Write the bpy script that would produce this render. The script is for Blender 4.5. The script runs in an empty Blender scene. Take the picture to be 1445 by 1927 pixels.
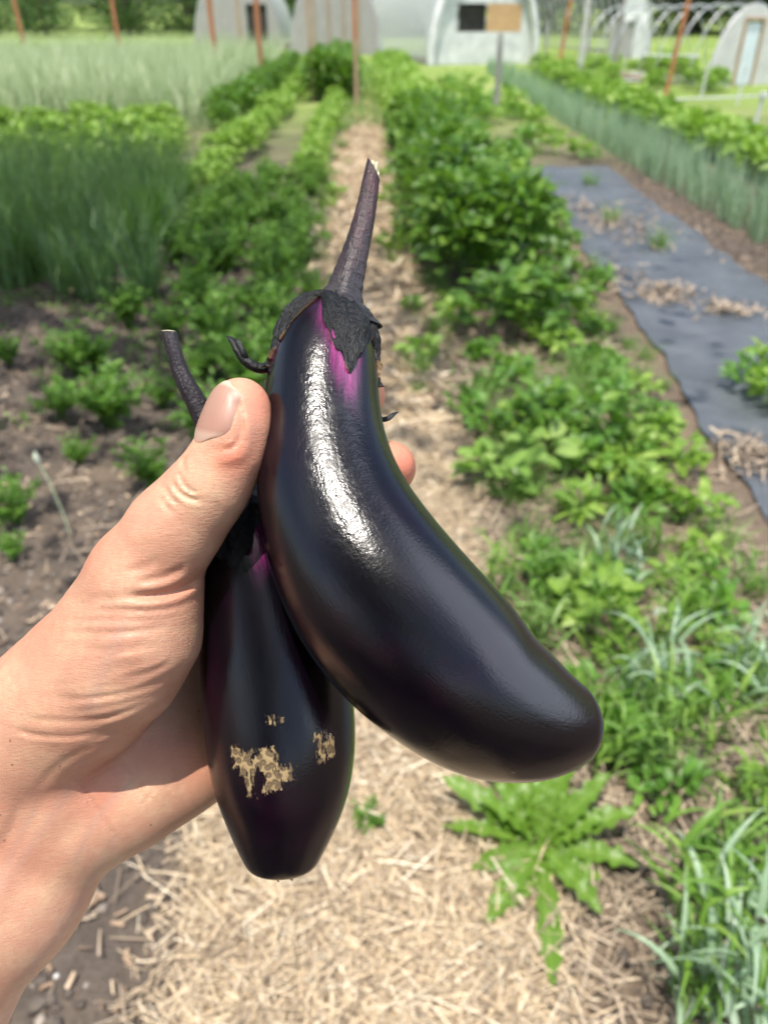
import bpy, math, random
import numpy as np
from mathutils import Matrix, Vector
from mathutils.bvhtree import BVHTree

rng = np.random.default_rng(7)
random.seed(7)
scene = bpy.context.scene
COL = scene.collection
PI = math.pi
R = math.radians

# ------------------------------------------------------------------ camera
FPX, CX, CY = 1447.0, 722.5, 963.5
HOR = 42.0
PITCH = math.atan((CY - HOR) / FPX)
CH = 1.6
cam_d = bpy.data.cameras.new('camera')
cam = bpy.data.objects.new('camera', cam_d)
COL.objects.link(cam)
cam.location = (0, 0, CH)
cam.rotation_euler = (PI / 2 - PITCH, 0, 0)
cam_d.sensor_fit = 'HORIZONTAL'
cam_d.sensor_width = 26.0
cam_d.lens = 26.0 * FPX / 1445.0
cam_d.clip_start = 0.01
cam_d.clip_end = 2000
cam_d.dof.use_dof = True
cam_d.dof.focus_distance = 0.245
cam_d.dof.aperture_fstop = 11.5
scene.camera = cam
CAMM = Matrix.Translation((0, 0, CH)) @ Matrix.Rotation(PI / 2 - PITCH, 4, 'X')
CR = np.array(CAMM.to_3x3())
CT = np.array([0, 0, CH])


def zg(y, x=0.0):
    """height of the terrain: flat near, rising gently away"""
    y = np.asarray(y, float)
    t = np.clip(y - 16.0, 0, None)
    return 0.021 * t * t / (t + 8.0)


def G(px, py):
    """where on the ground a direction meets it"""
    d = CR @ np.array([px - CX, -(py - CY), -FPX])
    lo, hi = 0.0, 0.3
    for t in np.geomspace(0.0002, 0.2, 400):
        if CH + d[2] * t < zg(d[1] * t):
            hi = t
            break
        lo = t
    for _ in range(40):
        m = (lo + hi) / 2
        if CH + d[2] * m < zg(d[1] * m):
            hi = m
        else:
            lo = m
    return np.array([d[0] * hi, d[1] * hi, float(zg(d[1] * hi))])


def C3(px, py, d):
    """camera-frame point (metres)"""
    return np.array([(px - CX) / FPX * d, -(py - CY) / FPX * d, -d])


# ------------------------------------------------------------------ helpers
def tag(o, label=None, cat=None, group=None, kind=None):
    if label: o['label'] = label
    if cat: o['category'] = cat
    if group: o['group'] = group
    if kind: o['kind'] = kind
    return o


def empty(name, loc=(0, 0, 0), rz=0.0, label=None, cat=None, group=None):
    o = bpy.data.objects.new(name, None)
    COL.objects.link(o)
    o.location = [float(v) for v in loc]
    o.rotation_euler = (0, 0, rz)
    o.empty_display_size = 0.05
    return tag(o, label, cat, group)


def link(name, me, mat, parent=None):
    o = bpy.data.objects.new(name, me)
    COL.objects.link(o)
    if mat is not None:
        me.materials.clear()
        me.materials.append(mat)
    if parent is not None:
        o.parent = parent
    return o


def copy_thing(o, loc, rz=0.0, sc=1.0, label=None, group=None):
    c = o.copy()
    COL.objects.link(c)
    c.location = [float(v) for v in loc]
    c.rotation_euler = (0, 0, rz)
    c.scale = (sc, sc, sc)
    if label: c['label'] = label
    if group: c['group'] = group
    for ch in list(o.children):
        k = ch.copy()
        COL.objects.link(k)
        k.parent = c
        for g in list(ch.children):
            d = g.copy()
            COL.objects.link(d)
            d.parent = k
    return c


class MB:
    """collects quad geometry with uv, builds ONE mesh"""

    def __init__(s):
        s.V, s.F, s.U, s.n = [], [], [], 0

    def add(s, V, F, U=None):
        V = np.asarray(V, float).reshape(-1, 3)
        F = np.asarray(F, int).reshape(-1, 4)
        s.V.append(V)
        s.F.append(F + s.n)
        s.U.append(np.zeros((len(V), 2)) if U is None else np.asarray(U, float).reshape(-1, 2))
        s.n += len(V)
        return s

    def mesh(s, name, smooth=True):
        V = np.concatenate(s.V); F = np.concatenate(s.F); U = np.concatenate(s.U)
        me = bpy.data.meshes.new(name)
        me.vertices.add(len(V)); me.vertices.foreach_set('co', V.astype(np.float32).ravel())
        me.loops.add(F.size); me.loops.foreach_set('vertex_index', F.astype(np.int32).ravel())
        me.polygons.add(len(F))
        me.polygons.foreach_set('loop_start', np.arange(0, F.size, 4, dtype=np.int32))
        me.polygons.foreach_set('loop_total', np.full(len(F), 4, np.int32))
        me.polygons.foreach_set('use_smooth', np.full(len(F), smooth, bool))
        uv = me.uv_layers.new(name='UVMap')
        uv.data.foreach_set('uv', U[F.ravel()].astype(np.float32).ravel())
        me.update(calc_edges=True)
        me.validate()
        return me

    def build(s, name, mat, parent=None, smooth=True):
        return link(name, s.mesh(name, smooth), mat, parent)

    # shapes -----------------------------------------------------------
    def box(s, c, size, rot=None):
        x, y, z = [v / 2 for v in size]
        b = min(x, y, z) * 0.12
        # bevelled box: 3 slabs chamfer done with 24 verts
        vs = []
        for sx in (-1, 1):
            for sy in (-1, 1):
                for sz in (-1, 1):
                    vs.append((sx * x, sy * (y - b), sz * (z - b)))
                    vs.append((sx * (x - b), sy * y, sz * (z - b)))
                    vs.append((sx * (x - b), sy * (y - b), sz * z))
        vs = np.array(vs)
        def i(sx, sy, sz, k): return ((sx * 2 + sy) * 2 + sz) * 3 + k
        F = []
        for a in (0, 1):
            F.append([i(a, 0, 0, 0), i(a, 1, 0, 0), i(a, 1, 1, 0), i(a, 0, 1, 0)])
            F.append([i(0, a, 0, 1), i(1, a, 0, 1), i(1, a, 1, 1), i(0, a, 1, 1)])
            F.append([i(0, 0, a, 2), i(1, 0, a, 2), i(1, 1, a, 2), i(0, 1, a, 2)])
            for b2 in (0, 1):
                F.append([i(a, b2, 0, 0), i(a, b2, 0, 1), i(a, b2, 1, 1), i(a, b2, 1, 0)])
                F.append([i(a, 0, b2, 0), i(a, 0, b2, 2), i(a, 1, b2, 2), i(a, 1, b2, 0)])
                F.append([i(0, a, b2, 1), i(0, a, b2, 2), i(1, a, b2, 2), i(1, a, b2, 1)])
                for c3 in (0, 1):
                    F.append([i(a, b2, c3, 0), i(a, b2, c3, 1), i(a, b2, c3, 2), i(a, b2, c3, 2)])
        F = [f if f[2] != f[3] else [f[0], f[1], f[2], f[2]] for f in F]
        if rot is not None:
            vs = vs @ np.array(rot).T
        vs = vs + np.array(c)
        good = [f for f in F if f[2] != f[3]]
        s.add(vs, good)
        # corner triangles as thin quads
        cv, cf = [], []
        for f in F:
            if f[2] == f[3]:
                n = len(cv)
                A, B, C = vs[f[0]], vs[f[1]], vs[f[2]]
                cv += [A, B, (B + C) / 2, C]
                cf.append([n, n + 1, n + 2, n + 3])
        s.add(cv, cf)
        return s

    def tube(s, pts, rad, seg=10, cap=True):
        pts = np.asarray(pts, float)
        n = len(pts)
        rad = np.broadcast_to(np.asarray(rad, float), (n,))
        T, N, B = frames(pts)
        th = np.linspace(0, 2 * PI, seg, endpoint=False)
        ring = pts[:, None] + rad[:, None, None] * (np.cos(th)[None, :, None] * N[:, None] + np.sin(th)[None, :, None] * B[:, None])
        U = np.stack(np.broadcast_arrays((th / (2 * PI))[None, :], np.linspace(0, 1, n)[:, None]), -1)
        V = ring.reshape(-1, 3); U = U.reshape(-1, 2)
        F = []
        a = np.arange(n - 1)[:, None] * seg + np.arange(seg)[None]
        b = np.arange(n - 1)[:, None] * seg + (np.arange(seg)[None] + 1) % seg
        F = np.stack([a, b, b + seg, a + seg], -1).reshape(-1, 4)
        s.add(V, F, U)
        if cap:
            for k, c in ((0, pts[0]), (n - 1, pts[-1])):
                rr = ring[k]
                inner = c + (rr - c) * 0.02
                q = np.concatenate([rr, inner])
                ii = np.arange(seg); jj = (ii + 1) % seg
                s.add(q, np.stack([ii, jj, jj + seg, ii + seg], -1))
        return s


def unit(v):
    v = np.asarray(v, float)
    return v / (np.linalg.norm(v, axis=-1, keepdims=True) + 1e-12)


def frames(P, up=None):
    P = np.asarray(P, float)
    T = unit(np.gradient(P, axis=0))
    N = np.zeros_like(P)
    ref = np.array([0, 0, 1.0]) if up is None else np.asarray(up, float)
    if abs(ref @ T[0]) > 0.95:
        ref = np.array([1.0, 0, 0])
    v = ref - (ref @ T[0]) * T[0]
    N[0] = v / np.linalg.norm(v)
    for i in range(1, len(P)):
        v = N[i - 1] - (N[i - 1] @ T[i]) * T[i]
        N[i] = v / np.linalg.norm(v)
    return T, N, np.cross(T, N)


def spline(P, n):
    """Catmull-Rom through rows of P, n samples spaced evenly by first 3 columns"""
    P = np.asarray(P, float)
    E = np.vstack([2 * P[0] - P[1], P, 2 * P[-1] - P[-2]])
    out = []
    for i in range(len(P) - 1):
        p0, p1, p2, p3 = E[i:i + 4]
        t = np.linspace(0, 1, 40, endpoint=False)[:, None]
        out.append(0.5 * (2 * p1 + (p2 - p0) * t + (2 * p0 - 5 * p1 + 4 * p2 - p3) * t ** 2 + (3 * p1 - p0 - 3 * p2 + p3) * t ** 3))
    out = np.vstack(out + [P[-1:]])
    L = np.r_[0, np.cumsum(np.linalg.norm(np.diff(out[:, :3], axis=0), axis=1))]
    s = np.linspace(0, L[-1], n)
    return np.stack([np.interp(s, L, out[:, k]) for k in range(out.shape[1])], 1), s


def blades(base, az, phi0, bend, length, width, segs=4, prof='leaf', fold=0.25, roll=0.0, droop_pow=1.0):
    """many leaves at once: strips of 3 verts across along an arc. returns V,F,U"""
    base = np.asarray(base, float).reshape(-1, 3)
    n = len(base)
    bc = lambda a: np.broadcast_to(np.asarray(a, float), (n,))
    az, phi0, bend, length, width, roll = map(bc, (az, phi0, bend, length, width, roll))
    t = np.linspace(0, 1, segs + 1)
    phi = phi0[:, None] + bend[:, None] * t[None] ** droop_pow
    st = length[:, None] / segs
    h = np.stack([np.cos(az), np.sin(az)], 1)
    dr = np.sin(phi); dz = np.cos(phi)
    rr = np.concatenate([np.zeros((n, 1)), np.cumsum((dr[:, :-1] + dr[:, 1:]) / 2 * st, 1)], 1)
    zz = np.concatenate([np.zeros((n, 1)), np.cumsum((dz[:, :-1] + dz[:, 1:]) / 2 * st, 1)], 1)
    P = base[:, None] + np.stack([rr * h[:, :1], rr * h[:, 1:], zz], -1)
    side = np.stack([-h[:, 1], h[:, 0], np.zeros(n)], 1)
    nor = np.stack([-dz * h[:, :1], -dz * h[:, 1:], dr], -1)      # upper side
    S = np.cos(roll)[:, None, None] * side[:, None] + np.sin(roll)[:, None, None] * nor
    Nn = np.cos(roll)[:, None, None] * nor - np.sin(roll)[:, None, None] * side[:, None]
    if prof == 'leaf':
        w = np.sin(PI * np.clip(t * 0.93 + 0.05, 0, 1) ** 0.8) ** 0.8
    elif prof == 'grass':
        w = np.clip(1.0 - t ** 2.2, 0.04, 1) * (0.65 + 0.35 * np.sin(PI * np.clip(t * 1.6, 0, 1)))
    elif prof == 'round':
        w = np.sqrt(np.clip(1 - (2 * t - 1.05) ** 2, 0.01, 1))
    else:
        w = np.ones_like(t); w[-1] = 0.7
    W = width[:, None] * w[None] / 2
    L = P - S * W[..., None] + Nn * (W * fold)[..., None]
    Rr = P + S * W[..., None] + Nn * (W * fold)[..., None]
    V = np.stack([L, P, Rr], 2)                                     # n, segs+1, 3, 3
    U = np.stack(np.broadcast_arrays(np.array([0, .5, 1.])[None, None], t[None, :, None], ), -1)
    U = np.broadcast_to(U, (n, segs + 1, 3, 2))
    idx = np.arange(n * (segs + 1) * 3).reshape(n, segs + 1, 3)
    F = np.stack([idx[:, :-1, :-1], idx[:, :-1, 1:], idx[:, 1:, 1:], idx[:, 1:, :-1]], -1).reshape(-1, 4)
    return V.reshape(-1, 3), F, U.reshape(-1, 2)


def U_(a, b, n=None):
    return rng.uniform(a, b, n)


# ------------------------------------------------------------------ node helpers
def newmat(name):
    m = bpy.data.materials.new(name)
    m.use_nodes = True
    nt = m.node_tree
    bs = nt.nodes['Principled BSDF']
    return m, nt, bs


def N(nt, typ, **kw):
    n = nt.nodes.new(typ)
    for k, v in kw.items():
        if k.startswith('i_'):
            n.inputs[k[2:].replace('_', ' ')].default_value = v
        else:
            setattr(n, k, v)
    return n


def ramp(nt, stops, interp='LINEAR'):
    r = nt.nodes.new('ShaderNodeValToRGB')
    e = r.color_ramp.elements
    r.color_ramp.interpolation = interp
    while len(e) < len(stops): e.new(0.5)
    for k, (p, c) in enumerate(stops):
        e[k].position = p
        e[k].color = (*c, 1) if len(c) == 3 else c
    return r


def mixc(nt, fac, a, b, mode='MIX'):
    m = nt.nodes.new('ShaderNodeMix')
    m.data_type = 'RGBA'; m.blend_type = mode
    for sock, v in ((m.inputs['Factor'], fac), (m.inputs['A'], a), (m.inputs['B'], b)):
        pass
    put(nt, m.inputs[0], fac); put(nt, m.inputs[6], a); put(nt, m.inputs[7], b)
    return m.outputs[2]


def put(nt, sock, v):
    if hasattr(v, 'is_linked') or hasattr(v, 'links'):
        nt.links.new(v, sock)
    elif isinstance(v, (tuple, list)):
        sock.default_value = (*v, 1) if len(v) == 3 and len(sock.default_value) == 4 else v
    else:
        sock.default_value = v


def math_(nt, op, a, b=0.0, c=None, clamp=False):
    m = nt.nodes.new('ShaderNodeMath')
    m.operation = op; m.use_clamp = clamp
    put(nt, m.inputs[0], a); put(nt, m.inputs[1], b)
    if c is not None: put(nt, m.inputs[2], c)
    return m.outputs[0]


def noise(nt, vec, scale, detail=4, rough=0.55, dim='3D', dist=0.0):
    n = nt.nodes.new('ShaderNodeTexNoise')
    n.inputs['Scale'].default_value = scale
    n.inputs['Detail'].default_value = detail
    n.inputs['Roughness'].default_value = rough
    n.inputs['Distortion'].default_value = dist
    if vec is not None: nt.links.new(vec, n.inputs['Vector'])
    return n.outputs['Fac']


def mapping(nt, vec, scale=(1, 1, 1), rot=(0, 0, 0)):
    m = nt.nodes.new('ShaderNodeMapping')
    m.inputs['Scale'].default_value = scale
    m.inputs['Rotation'].default_value = rot
    nt.links.new(vec, m.inputs['Vector'])
    return m.outputs[0]


def coord(nt, which='Object'):
    return nt.nodes.new('ShaderNodeTexCoord').outputs[which]


def bump(nt, bs, h, strength=0.5, dist=0.01, normal=None):
    b = nt.nodes.new('ShaderNodeBump')
    b.inputs['Strength'].default_value = strength
    b.inputs['Distance'].default_value = dist
    nt.links.new(h, b.inputs['Height'])
    if normal is not None: nt.links.new(normal, b.inputs['Normal'])
    if bs is not None: nt.links.new(b.outputs[0], bs.inputs['Normal'])
    return b.outputs[0]


def leafmat(name, c1, c2, c3=None, rough=0.5, trans=0.3, rib=True, spec=0.4):
    """leaf: each leaf its own tint, paler midrib, some light through"""
    m, nt, bs = newmat(name)
    geo = nt.nodes.new('ShaderNodeNewGeometry')
    r = ramp(nt, [(0, c1), (0.6, c2), (1.0, c3 or c2)])
    nt.links.new(geo.outputs['Random Per Island'], r.inputs[0])
    col = r.outputs[0]
    nz = noise(nt, coord(nt, 'Object'), 35, 3)
    col = mixc(nt, math_(nt, 'MULTIPLY', nz, 0.35), col, (c1[0] * 0.6, c1[1] * 0.6, c1[2] * 0.5))
    if rib:
        sep = nt.nodes.new('ShaderNodeSeparateXYZ')
        nt.links.new(coord(nt, 'UV'), sep.inputs[0])
        d = math_(nt, 'ABSOLUTE', math_(nt, 'SUBTRACT', sep.outputs[0], 0.5))
        f = math_(nt, 'MULTIPLY', math_(nt, 'LESS_THAN', d, 0.05), 0.4)
        col = mixc(nt, f, col, (c2[0] * 1.7 + .03, c2[1] * 1.5 + .03, c2[2] * 1.6 + .02))
    nt.links.new(col, bs.inputs['Base Color'])
    bs.inputs['Roughness'].default_value = rough
    bs.inputs['Specular IOR Level'].default_value = spec
    tr = nt.nodes.new('ShaderNodeBsdfTranslucent')
    tcol = mixc(nt, 0.5, col, (0.25, 0.5, 0.03), 'MIX')
    nt.links.new(tcol, tr.inputs['Color'])
    mx = nt.nodes.new('ShaderNodeMixShader')
    mx.inputs[0].default_value = trans
    nt.links.new(bs.outputs[0], mx.inputs[1]); nt.links.new(tr.outputs[0], mx.inputs[2])
    nt.links.new(mx.outputs[0], nt.nodes['Material Output'].inputs['Surface'])
    return m


def plain(name, c1, c2, scale=8, rough=0.7, bmp=0.3, stretch=(1, 1, 1), metal=0.0, bdist=0.01):
    m, nt, bs = newmat(name)
    v = mapping(nt, coord(nt, 'Object'), stretch)
    nz = noise(nt, v, scale, 5, 0.6)
    r = ramp(nt, [(0.3, c1), (0.7, c2)])
    nt.links.new(nz, r.inputs[0])
    nt.links.new(r.outputs[0], bs.inputs['Base Color'])
    bs.inputs['Roughness'].default_value = rough
    bs.inputs['Metallic'].default_value = metal
    if bmp: bump(nt, bs, nz, bmp, bdist)
    return m


# ------------------------------------------------------------------ materials of plants and setting
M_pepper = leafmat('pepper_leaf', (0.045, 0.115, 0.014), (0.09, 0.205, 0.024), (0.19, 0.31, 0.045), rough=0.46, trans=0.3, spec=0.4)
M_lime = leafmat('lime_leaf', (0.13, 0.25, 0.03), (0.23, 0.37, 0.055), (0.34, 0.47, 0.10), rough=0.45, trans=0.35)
M_carrot = leafmat('carrot_leaf', (0.07, 0.17, 0.02), (0.13, 0.27, 0.035), (0.20, 0.35, 0.06), rough=0.5, trans=0.35, rib=False)
M_weed = leafmat('weed_leaf', (0.06, 0.16, 0.02), (0.12, 0.27, 0.035), (0.20, 0.36, 0.06), rough=0.45, trans=0.35)
M_pale = leafmat('pale_leaf', (0.16, 0.30, 0.05), (0.25, 0.40, 0.09), (0.34, 0.46, 0.14), rough=0.4, trans=0.4)
M_grass = leafmat('grass_blade', (0.09, 0.19, 0.03), (0.16, 0.29, 0.06), (0.26, 0.38, 0.13), rough=0.38, trans=0.3)
M_blue = leafmat('blue_green_blade', (0.25, 0.38, 0.24), (0.36, 0.50, 0.34), (0.48, 0.58, 0.45), rough=0.36, trans=0.35)
M_wheat = leafmat('wheat_blade', (0.14, 0.25, 0.10), (0.22, 0.36, 0.16), (0.38, 0.48, 0.26), rough=0.4, trans=0.4)
M_rye = leafmat('rye_blade', (0.32, 0.42, 0.20), (0.47, 0.54, 0.34), (0.64, 0.66, 0.48), rough=0.5, trans=0.25, rib=False)
M_tree = leafmat('tree_leaf', (0.012, 0.035, 0.012), (0.03, 0.07, 0.022), (0.055, 0.105, 0.035), rough=0.5, trans=0.2, rib=False)
M_shrub = leafmat('shrub_leaf', (0.04, 0.10, 0.025), (0.08, 0.16, 0.05), (0.14, 0.23, 0.08), rough=0.5, trans=0.25, rib=False)
M_stem = plain('green_stem', (0.06, 0.14, 0.03), (0.12, 0.2, 0.06), 20, 0.5, 0.1)
M_bark = plain('bark', (0.06, 0.045, 0.035), (0.14, 0.11, 0.085), 6, 0.9, 0.8, (1, 1, 0.2))
M_fresh = leafmat('fresh_blade', (0.10, 0.21, 0.025), (0.18, 0.33, 0.05), (0.30, 0.42, 0.10), rough=0.42, trans=0.35)
M_dandelion = leafmat('rosette_leaf', (0.08, 0.17, 0.018), (0.14, 0.26, 0.032), (0.22, 0.33, 0.06), rough=0.42, trans=0.35)


def straw_mat(name, cols):
    m, nt, bs = newmat(name)
    geo = nt.nodes.new('ShaderNodeNewGeometry')
    r = ramp(nt, cols)
    nt.links.new(geo.outputs['Random Per Island'], r.inputs[0])
    nz = noise(nt, coord(nt, 'Object'), 60, 2)
    c = mixc(nt, math_(nt, 'MULTIPLY', nz, 0.35), r.outputs[0], (0.20, 0.15, 0.10))
    nt.links.new(c, bs.inputs['Base Color'])
    bs.inputs['Roughness'].default_value = 0.5
    bs.inputs['Specular IOR Level'].default_value = 0.4
    return m


M_straw = straw_mat('straw', [(0, (0.20, 0.15, 0.105)), (0.3, (0.38, 0.29, 0.195)), (0.6, (0.60, 0.46, 0.29)), (0.85, (0.72, 0.58, 0.40)), (1, (0.82, 0.74, 0.58))])
M_oldstraw = straw_mat('weathered_straw', [(0, (0.16, 0.12, 0.09)), (0.4, (0.28, 0.22, 0.16)), (0.8, (0.42, 0.33, 0.24)), (1, (0.55, 0.45, 0.33))])
M_chip = straw_mat('wood_chip', [(0, (0.14, 0.09, 0.06)), (0.5, (0.34, 0.23, 0.15)), (1, (0.52, 0.40, 0.28))])
M_pebble = straw_mat('pebble', [(0, (0.10, 0.08, 0.07)), (0.6, (0.24, 0.20, 0.17)), (0.93, (0.38, 0.34, 0.30)), (1, (0.72, 0.70, 0.66))])
M_clod = plain('soil_clod', (0.06, 0.046, 0.037), (0.13, 0.105, 0.085), 30, 0.95, 0.8)


def ground_material():
    m, nt, bs = newmat('ground_soil')
    co = coord(nt, 'Object')
    sep = nt.nodes.new('ShaderNodeSeparateXYZ'); nt.links.new(co, sep.inputs[0])
    X, Y = sep.outputs[0], sep.outputs[1]
    n1 = noise(nt, co, 1.3, 5, 0.6); n2 = noise(nt, co, 14, 6, 0.65); n3 = noise(nt, co, 70, 4, 0.7)
    soil = ramp(nt, [(0.25, (0.055, 0.043, 0.036)), (0.5, (0.11, 0.088, 0.073)), (0.75, (0.19, 0.155, 0.125))])
    nt.links.new(math_(nt, 'ADD', math_(nt, 'MULTIPLY', n2, 0.6), math_(nt, 'MULTIPLY', n3, 0.4)), soil.inputs[0])
    litter = ramp(nt, [(0.3, (0.16, 0.11, 0.08)), (0.7, (0.36, 0.27, 0.18))])
    nt.links.new(n3, litter.inputs[0])
    # litter of old straw on the right of the path, patchy elsewhere
    right = math_(nt, 'MULTIPLY', math_(nt, 'GREATER_THAN', X, 0.2), math_(nt, 'LESS_THAN', X, 1.9))
    amt = math_(nt, 'ADD', math_(nt, 'MULTIPLY', right, 0.34), math_(nt, 'MULTIPLY', math_(nt, 'SUBTRACT', n1, 0.5), 2.2), clamp=True)
    col = mixc(nt, amt, soil.outputs[0], litter.outputs[0])
    # far field: rough grass with worn tan patches
    grass = ramp(nt, [(0.3, (0.16, 0.24, 0.05)), (0.55, (0.26, 0.34, 0.09)), (0.7, (0.40, 0.37, 0.20)), (0.85, (0.42, 0.36, 0.25))])
    ng = noise(nt, mapping(nt, co, (0.25, 0.9, 1)), 0.7, 4, 0.6)
    nt.links.new(ng, grass.inputs[0])
    gcol = mixc(nt, math_(nt, 'MULTIPLY', n3, 0.5), grass.outputs[0], (0.06, 0.11, 0.02))
    far = nt.nodes.new('ShaderNodeMapRange')
    nt.links.new(math_(nt, 'ADD', Y, math_(nt, 'MULTIPLY', n1, 6)), far.inputs[0])
    far.inputs[1].default_value = 13; far.inputs[2].default_value = 24
    col = mixc(nt, far.outputs[0], col, gcol)
    nt.links.new(col, bs.inputs['Base Color'])
    bs.inputs['Roughness'].default_value = 0.95
    bs.inputs['Specular IOR Level'].default_value = 0.15
    bump(nt, bs, math_(nt, 'ADD', n2, math_(nt, 'MULTIPLY', n3, 0.5)), 0.9, 0.035)
    return m


def axis_vals(lo, hi, near, step0, grow):
    out = [near]
    s, v = step0, near
    while v < hi:
        v += s; out.append(v); s *= grow
    s, v = step0, near
    while v > lo:
        v -= s; out.insert(0, v); s *= grow
    return np.array(out)


xs = axis_vals(-420, 420, 0.0, 0.35, 1.10)
ys = axis_vals(-120, 620, 3.0, 0.35, 1.08)
XX, YY = np.meshgrid(xs, ys, indexing='ij')
V = np.stack([XX, YY, zg(YY)], -1).reshape(-1, 3)
idx = np.arange(len(V)).reshape(XX.shape)
F = np.stack([idx[:-1, :-1], idx[1:, :-1], idx[1:, 1:], idx[:-1, 1:]], -1).reshape(-1, 4)
ground = MB().add(V, F).build('ground', ground_material())
tag(ground, kind='structure')

DRIFT = -0.0135           # the rows run very slightly left


def row_x(x0, y):
    return x0 + DRIFT * y


def strip(name, mat, xl, xr, y0, y1, lift, nx=24, dy=0.12, ragged=0.06, wav=0.004, seed=1):
    r = np.random.default_rng(seed)
    ny = int((y1 - y0) / dy)
    yv = np.linspace(y0, y1, ny)
    def edge():
        e = np.zeros(ny)
        for f, a in ((0.7, 0.6), (1.9, 0.4), (4.3, 0.35), (9.0, 0.25), (17, 0.2)):
            e += a * np.sin(f * yv + r.uniform(0, 6.3))
        return e * ragged + r.normal(0, ragged * 0.12, ny)
    L = xl(yv) + edge(); Rg = xr(yv) + edge()
    u = np.linspace(0, 1, nx)
    Xg = L[:, None] * (1 - u) + Rg[:, None] * u
    Yg = np.broadcast_to(yv[:, None], Xg.shape)
    Z = zg(Yg) + lift + wav * (0.5 + 0.5 * np.sin(Xg * 9 + 2 * np.sin(Yg * 3)) * np.cos(Yg * 5.3 + Xg * 2))
    V = np.stack([Xg, Yg, Z], -1).reshape(-1, 3)
    idx = np.arange(len(V)).reshape(Xg.shape)
    F = np.stack([idx[:-1, :-1], idx[:-1, 1:], idx[1:, 1:], idx[1:, :-1]], -1).reshape(-1, 4)
    return MB().add(V, F, np.stack([Xg, Yg], -1).reshape(-1, 2)).build(name, mat)


def path_material():
    m, nt, bs = newmat('straw_mulch')
    co = coord(nt, 'Object')
    f1 = noise(nt, mapping(nt, co, (30, 160, 60), (0, 0, 0.5)), 1.0, 4, 0.6)
    f2 = noise(nt, mapping(nt, co, (150, 28, 60), (0, 0, 0.3)), 1.0, 4, 0.6)
    n = noise(nt, co, 2.1, 4, 0.6)
    f = math_(nt, 'MAXIMUM', f1, f2)
    r = ramp(nt, [(0.38, (0.17, 0.12, 0.075)), (0.52, (0.42, 0.31, 0.19)), (0.68, (0.66, 0.51, 0.32))])
    nt.links.new(f, r.inputs[0])
    c = mixc(nt, math_(nt, 'MULTIPLY', n, 0.55), r.outputs[0], (0.30, 0.22, 0.15))
    # thin grass invades the far end of the path
    sep = nt.nodes.new('ShaderNodeSeparateXYZ'); nt.links.new(co, sep.inputs[0])
    far = nt.nodes.new('ShaderNodeMapRange'); nt.links.new(sep.outputs[1], far.inputs[0])
    far.inputs[1].default_value = 10; far.inputs[2].default_value = 30
    gn = math_(nt, 'GREATER_THAN', math_(nt, 'ADD', noise(nt, co, 3.5, 4), math_(nt, 'MULTIPLY', far.outputs[0], 0.35)), 0.68)
    c = mixc(nt, gn, c, (0.20, 0.27, 0.07))
    nt.links.new(c, bs.inputs['Base Color'])
    bs.inputs['Roughness'].default_value = 0.85
    bs.inputs['Specular IOR Level'].default_value = 0.2
    bump(nt, bs, f, 0.9, 0.02)
    return m


path = strip('straw_path', path_material(), lambda y: row_x(-0.47 + .13 * np.exp(-np.clip(y, 0, 9) / 1.5), y), lambda y: row_x(0.30, y) + 0.06 * np.sin(y), -1.5, 33, 0.008, 16, 0.08, 0.07)
tag(path, kind='structure')


def plastic_material():
    m, nt, bs = newmat('plastic_film')
    co = coord(nt, 'Object')
    n = noise(nt, co, 3.0, 5, 0.6); n2 = noise(nt, mapping(nt, co, (1, 3, 1)), 9, 5, 0.6)
    r = ramp(nt, [(0.35, (0.05, 0.056, 0.064)), (0.6, (0.095, 0.105, 0.118)), (0.8, (0.17, 0.16, 0.15))])
    nt.links.new(math_(nt, 'ADD', math_(nt, 'MULTIPLY', n, 0.6), math_(nt, 'MULTIPLY', n2, 0.4)), r.inputs[0])
    nt.links.new(r.outputs[0], bs.inputs['Base Color'])
    bs.inputs['Roughness'].default_value = 0.42
    bs.inputs['Specular IOR Level'].default_value = 0.6
    bump(nt, bs, n2, 0.6, 0.03)
    return m


M_plastic = plastic_material()
mulch = strip('mulch_film', M_plastic, lambda y: 1.42 + 0.055 * (y - 2), lambda y: 2.72 + 0.02 * (y - 3), 0.9, 10.9, 0.010, 20, 0.08, 0.035, 0.014, 5)
tag(mulch, 'wide dark grey plastic mulch film laid on the soil beside the pepper plants', 'plastic sheet')
mulch2 = strip('mulch_film', M_plastic, lambda y: 5.9 + 0 * y, lambda y: 7.0 + 0 * y, 7.0, 13.6, 0.010, 12, 0.1, 0.05, 0.02, 6)
tag(mulch2, 'small dark plastic sheet at the right edge beyond the lettuce row', 'plastic sheet')


# ------------------------------------------------------------------ litter, straw, soil bits (uncountable)
def scatter_strands(name, mat, P, lmin, lmax, w, lift=0.03, az=None, tilt=0.18):
    n = len(P)
    L = rng.uniform(lmin, lmax, n)
    P = P.copy()
    P[:, 2] = zg(P[:, 1]) + rng.uniform(0.008, 0.012 + lift, n)
    a = rng.uniform(0, 2 * PI, n) if az is None else az
    V, F, U = blades(P, a, PI / 2 + rng.normal(0, tilt, n), rng.normal(0, 0.35, n), L, rng.uniform(0.6, 1.5, n) * w, 3, 'flat', 0.5, rng.uniform(-0.8, 0.8, n))
    V[:, 2] = np.maximum(V[:, 2], zg(V[:, 1]) + 0.004)
    o = MB().add(V, F, U).build(name, mat)
    return tag(o, kind='stuff')


def pts(n, x0, x1, y0, y1, drift=True):
    y = rng.uniform(y0, y1, n); x = rng.uniform(x0, x1, n)
    if drift: x = x + DRIFT * y
    return np.stack([x, y, np.zeros(n)], 1)


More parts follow.
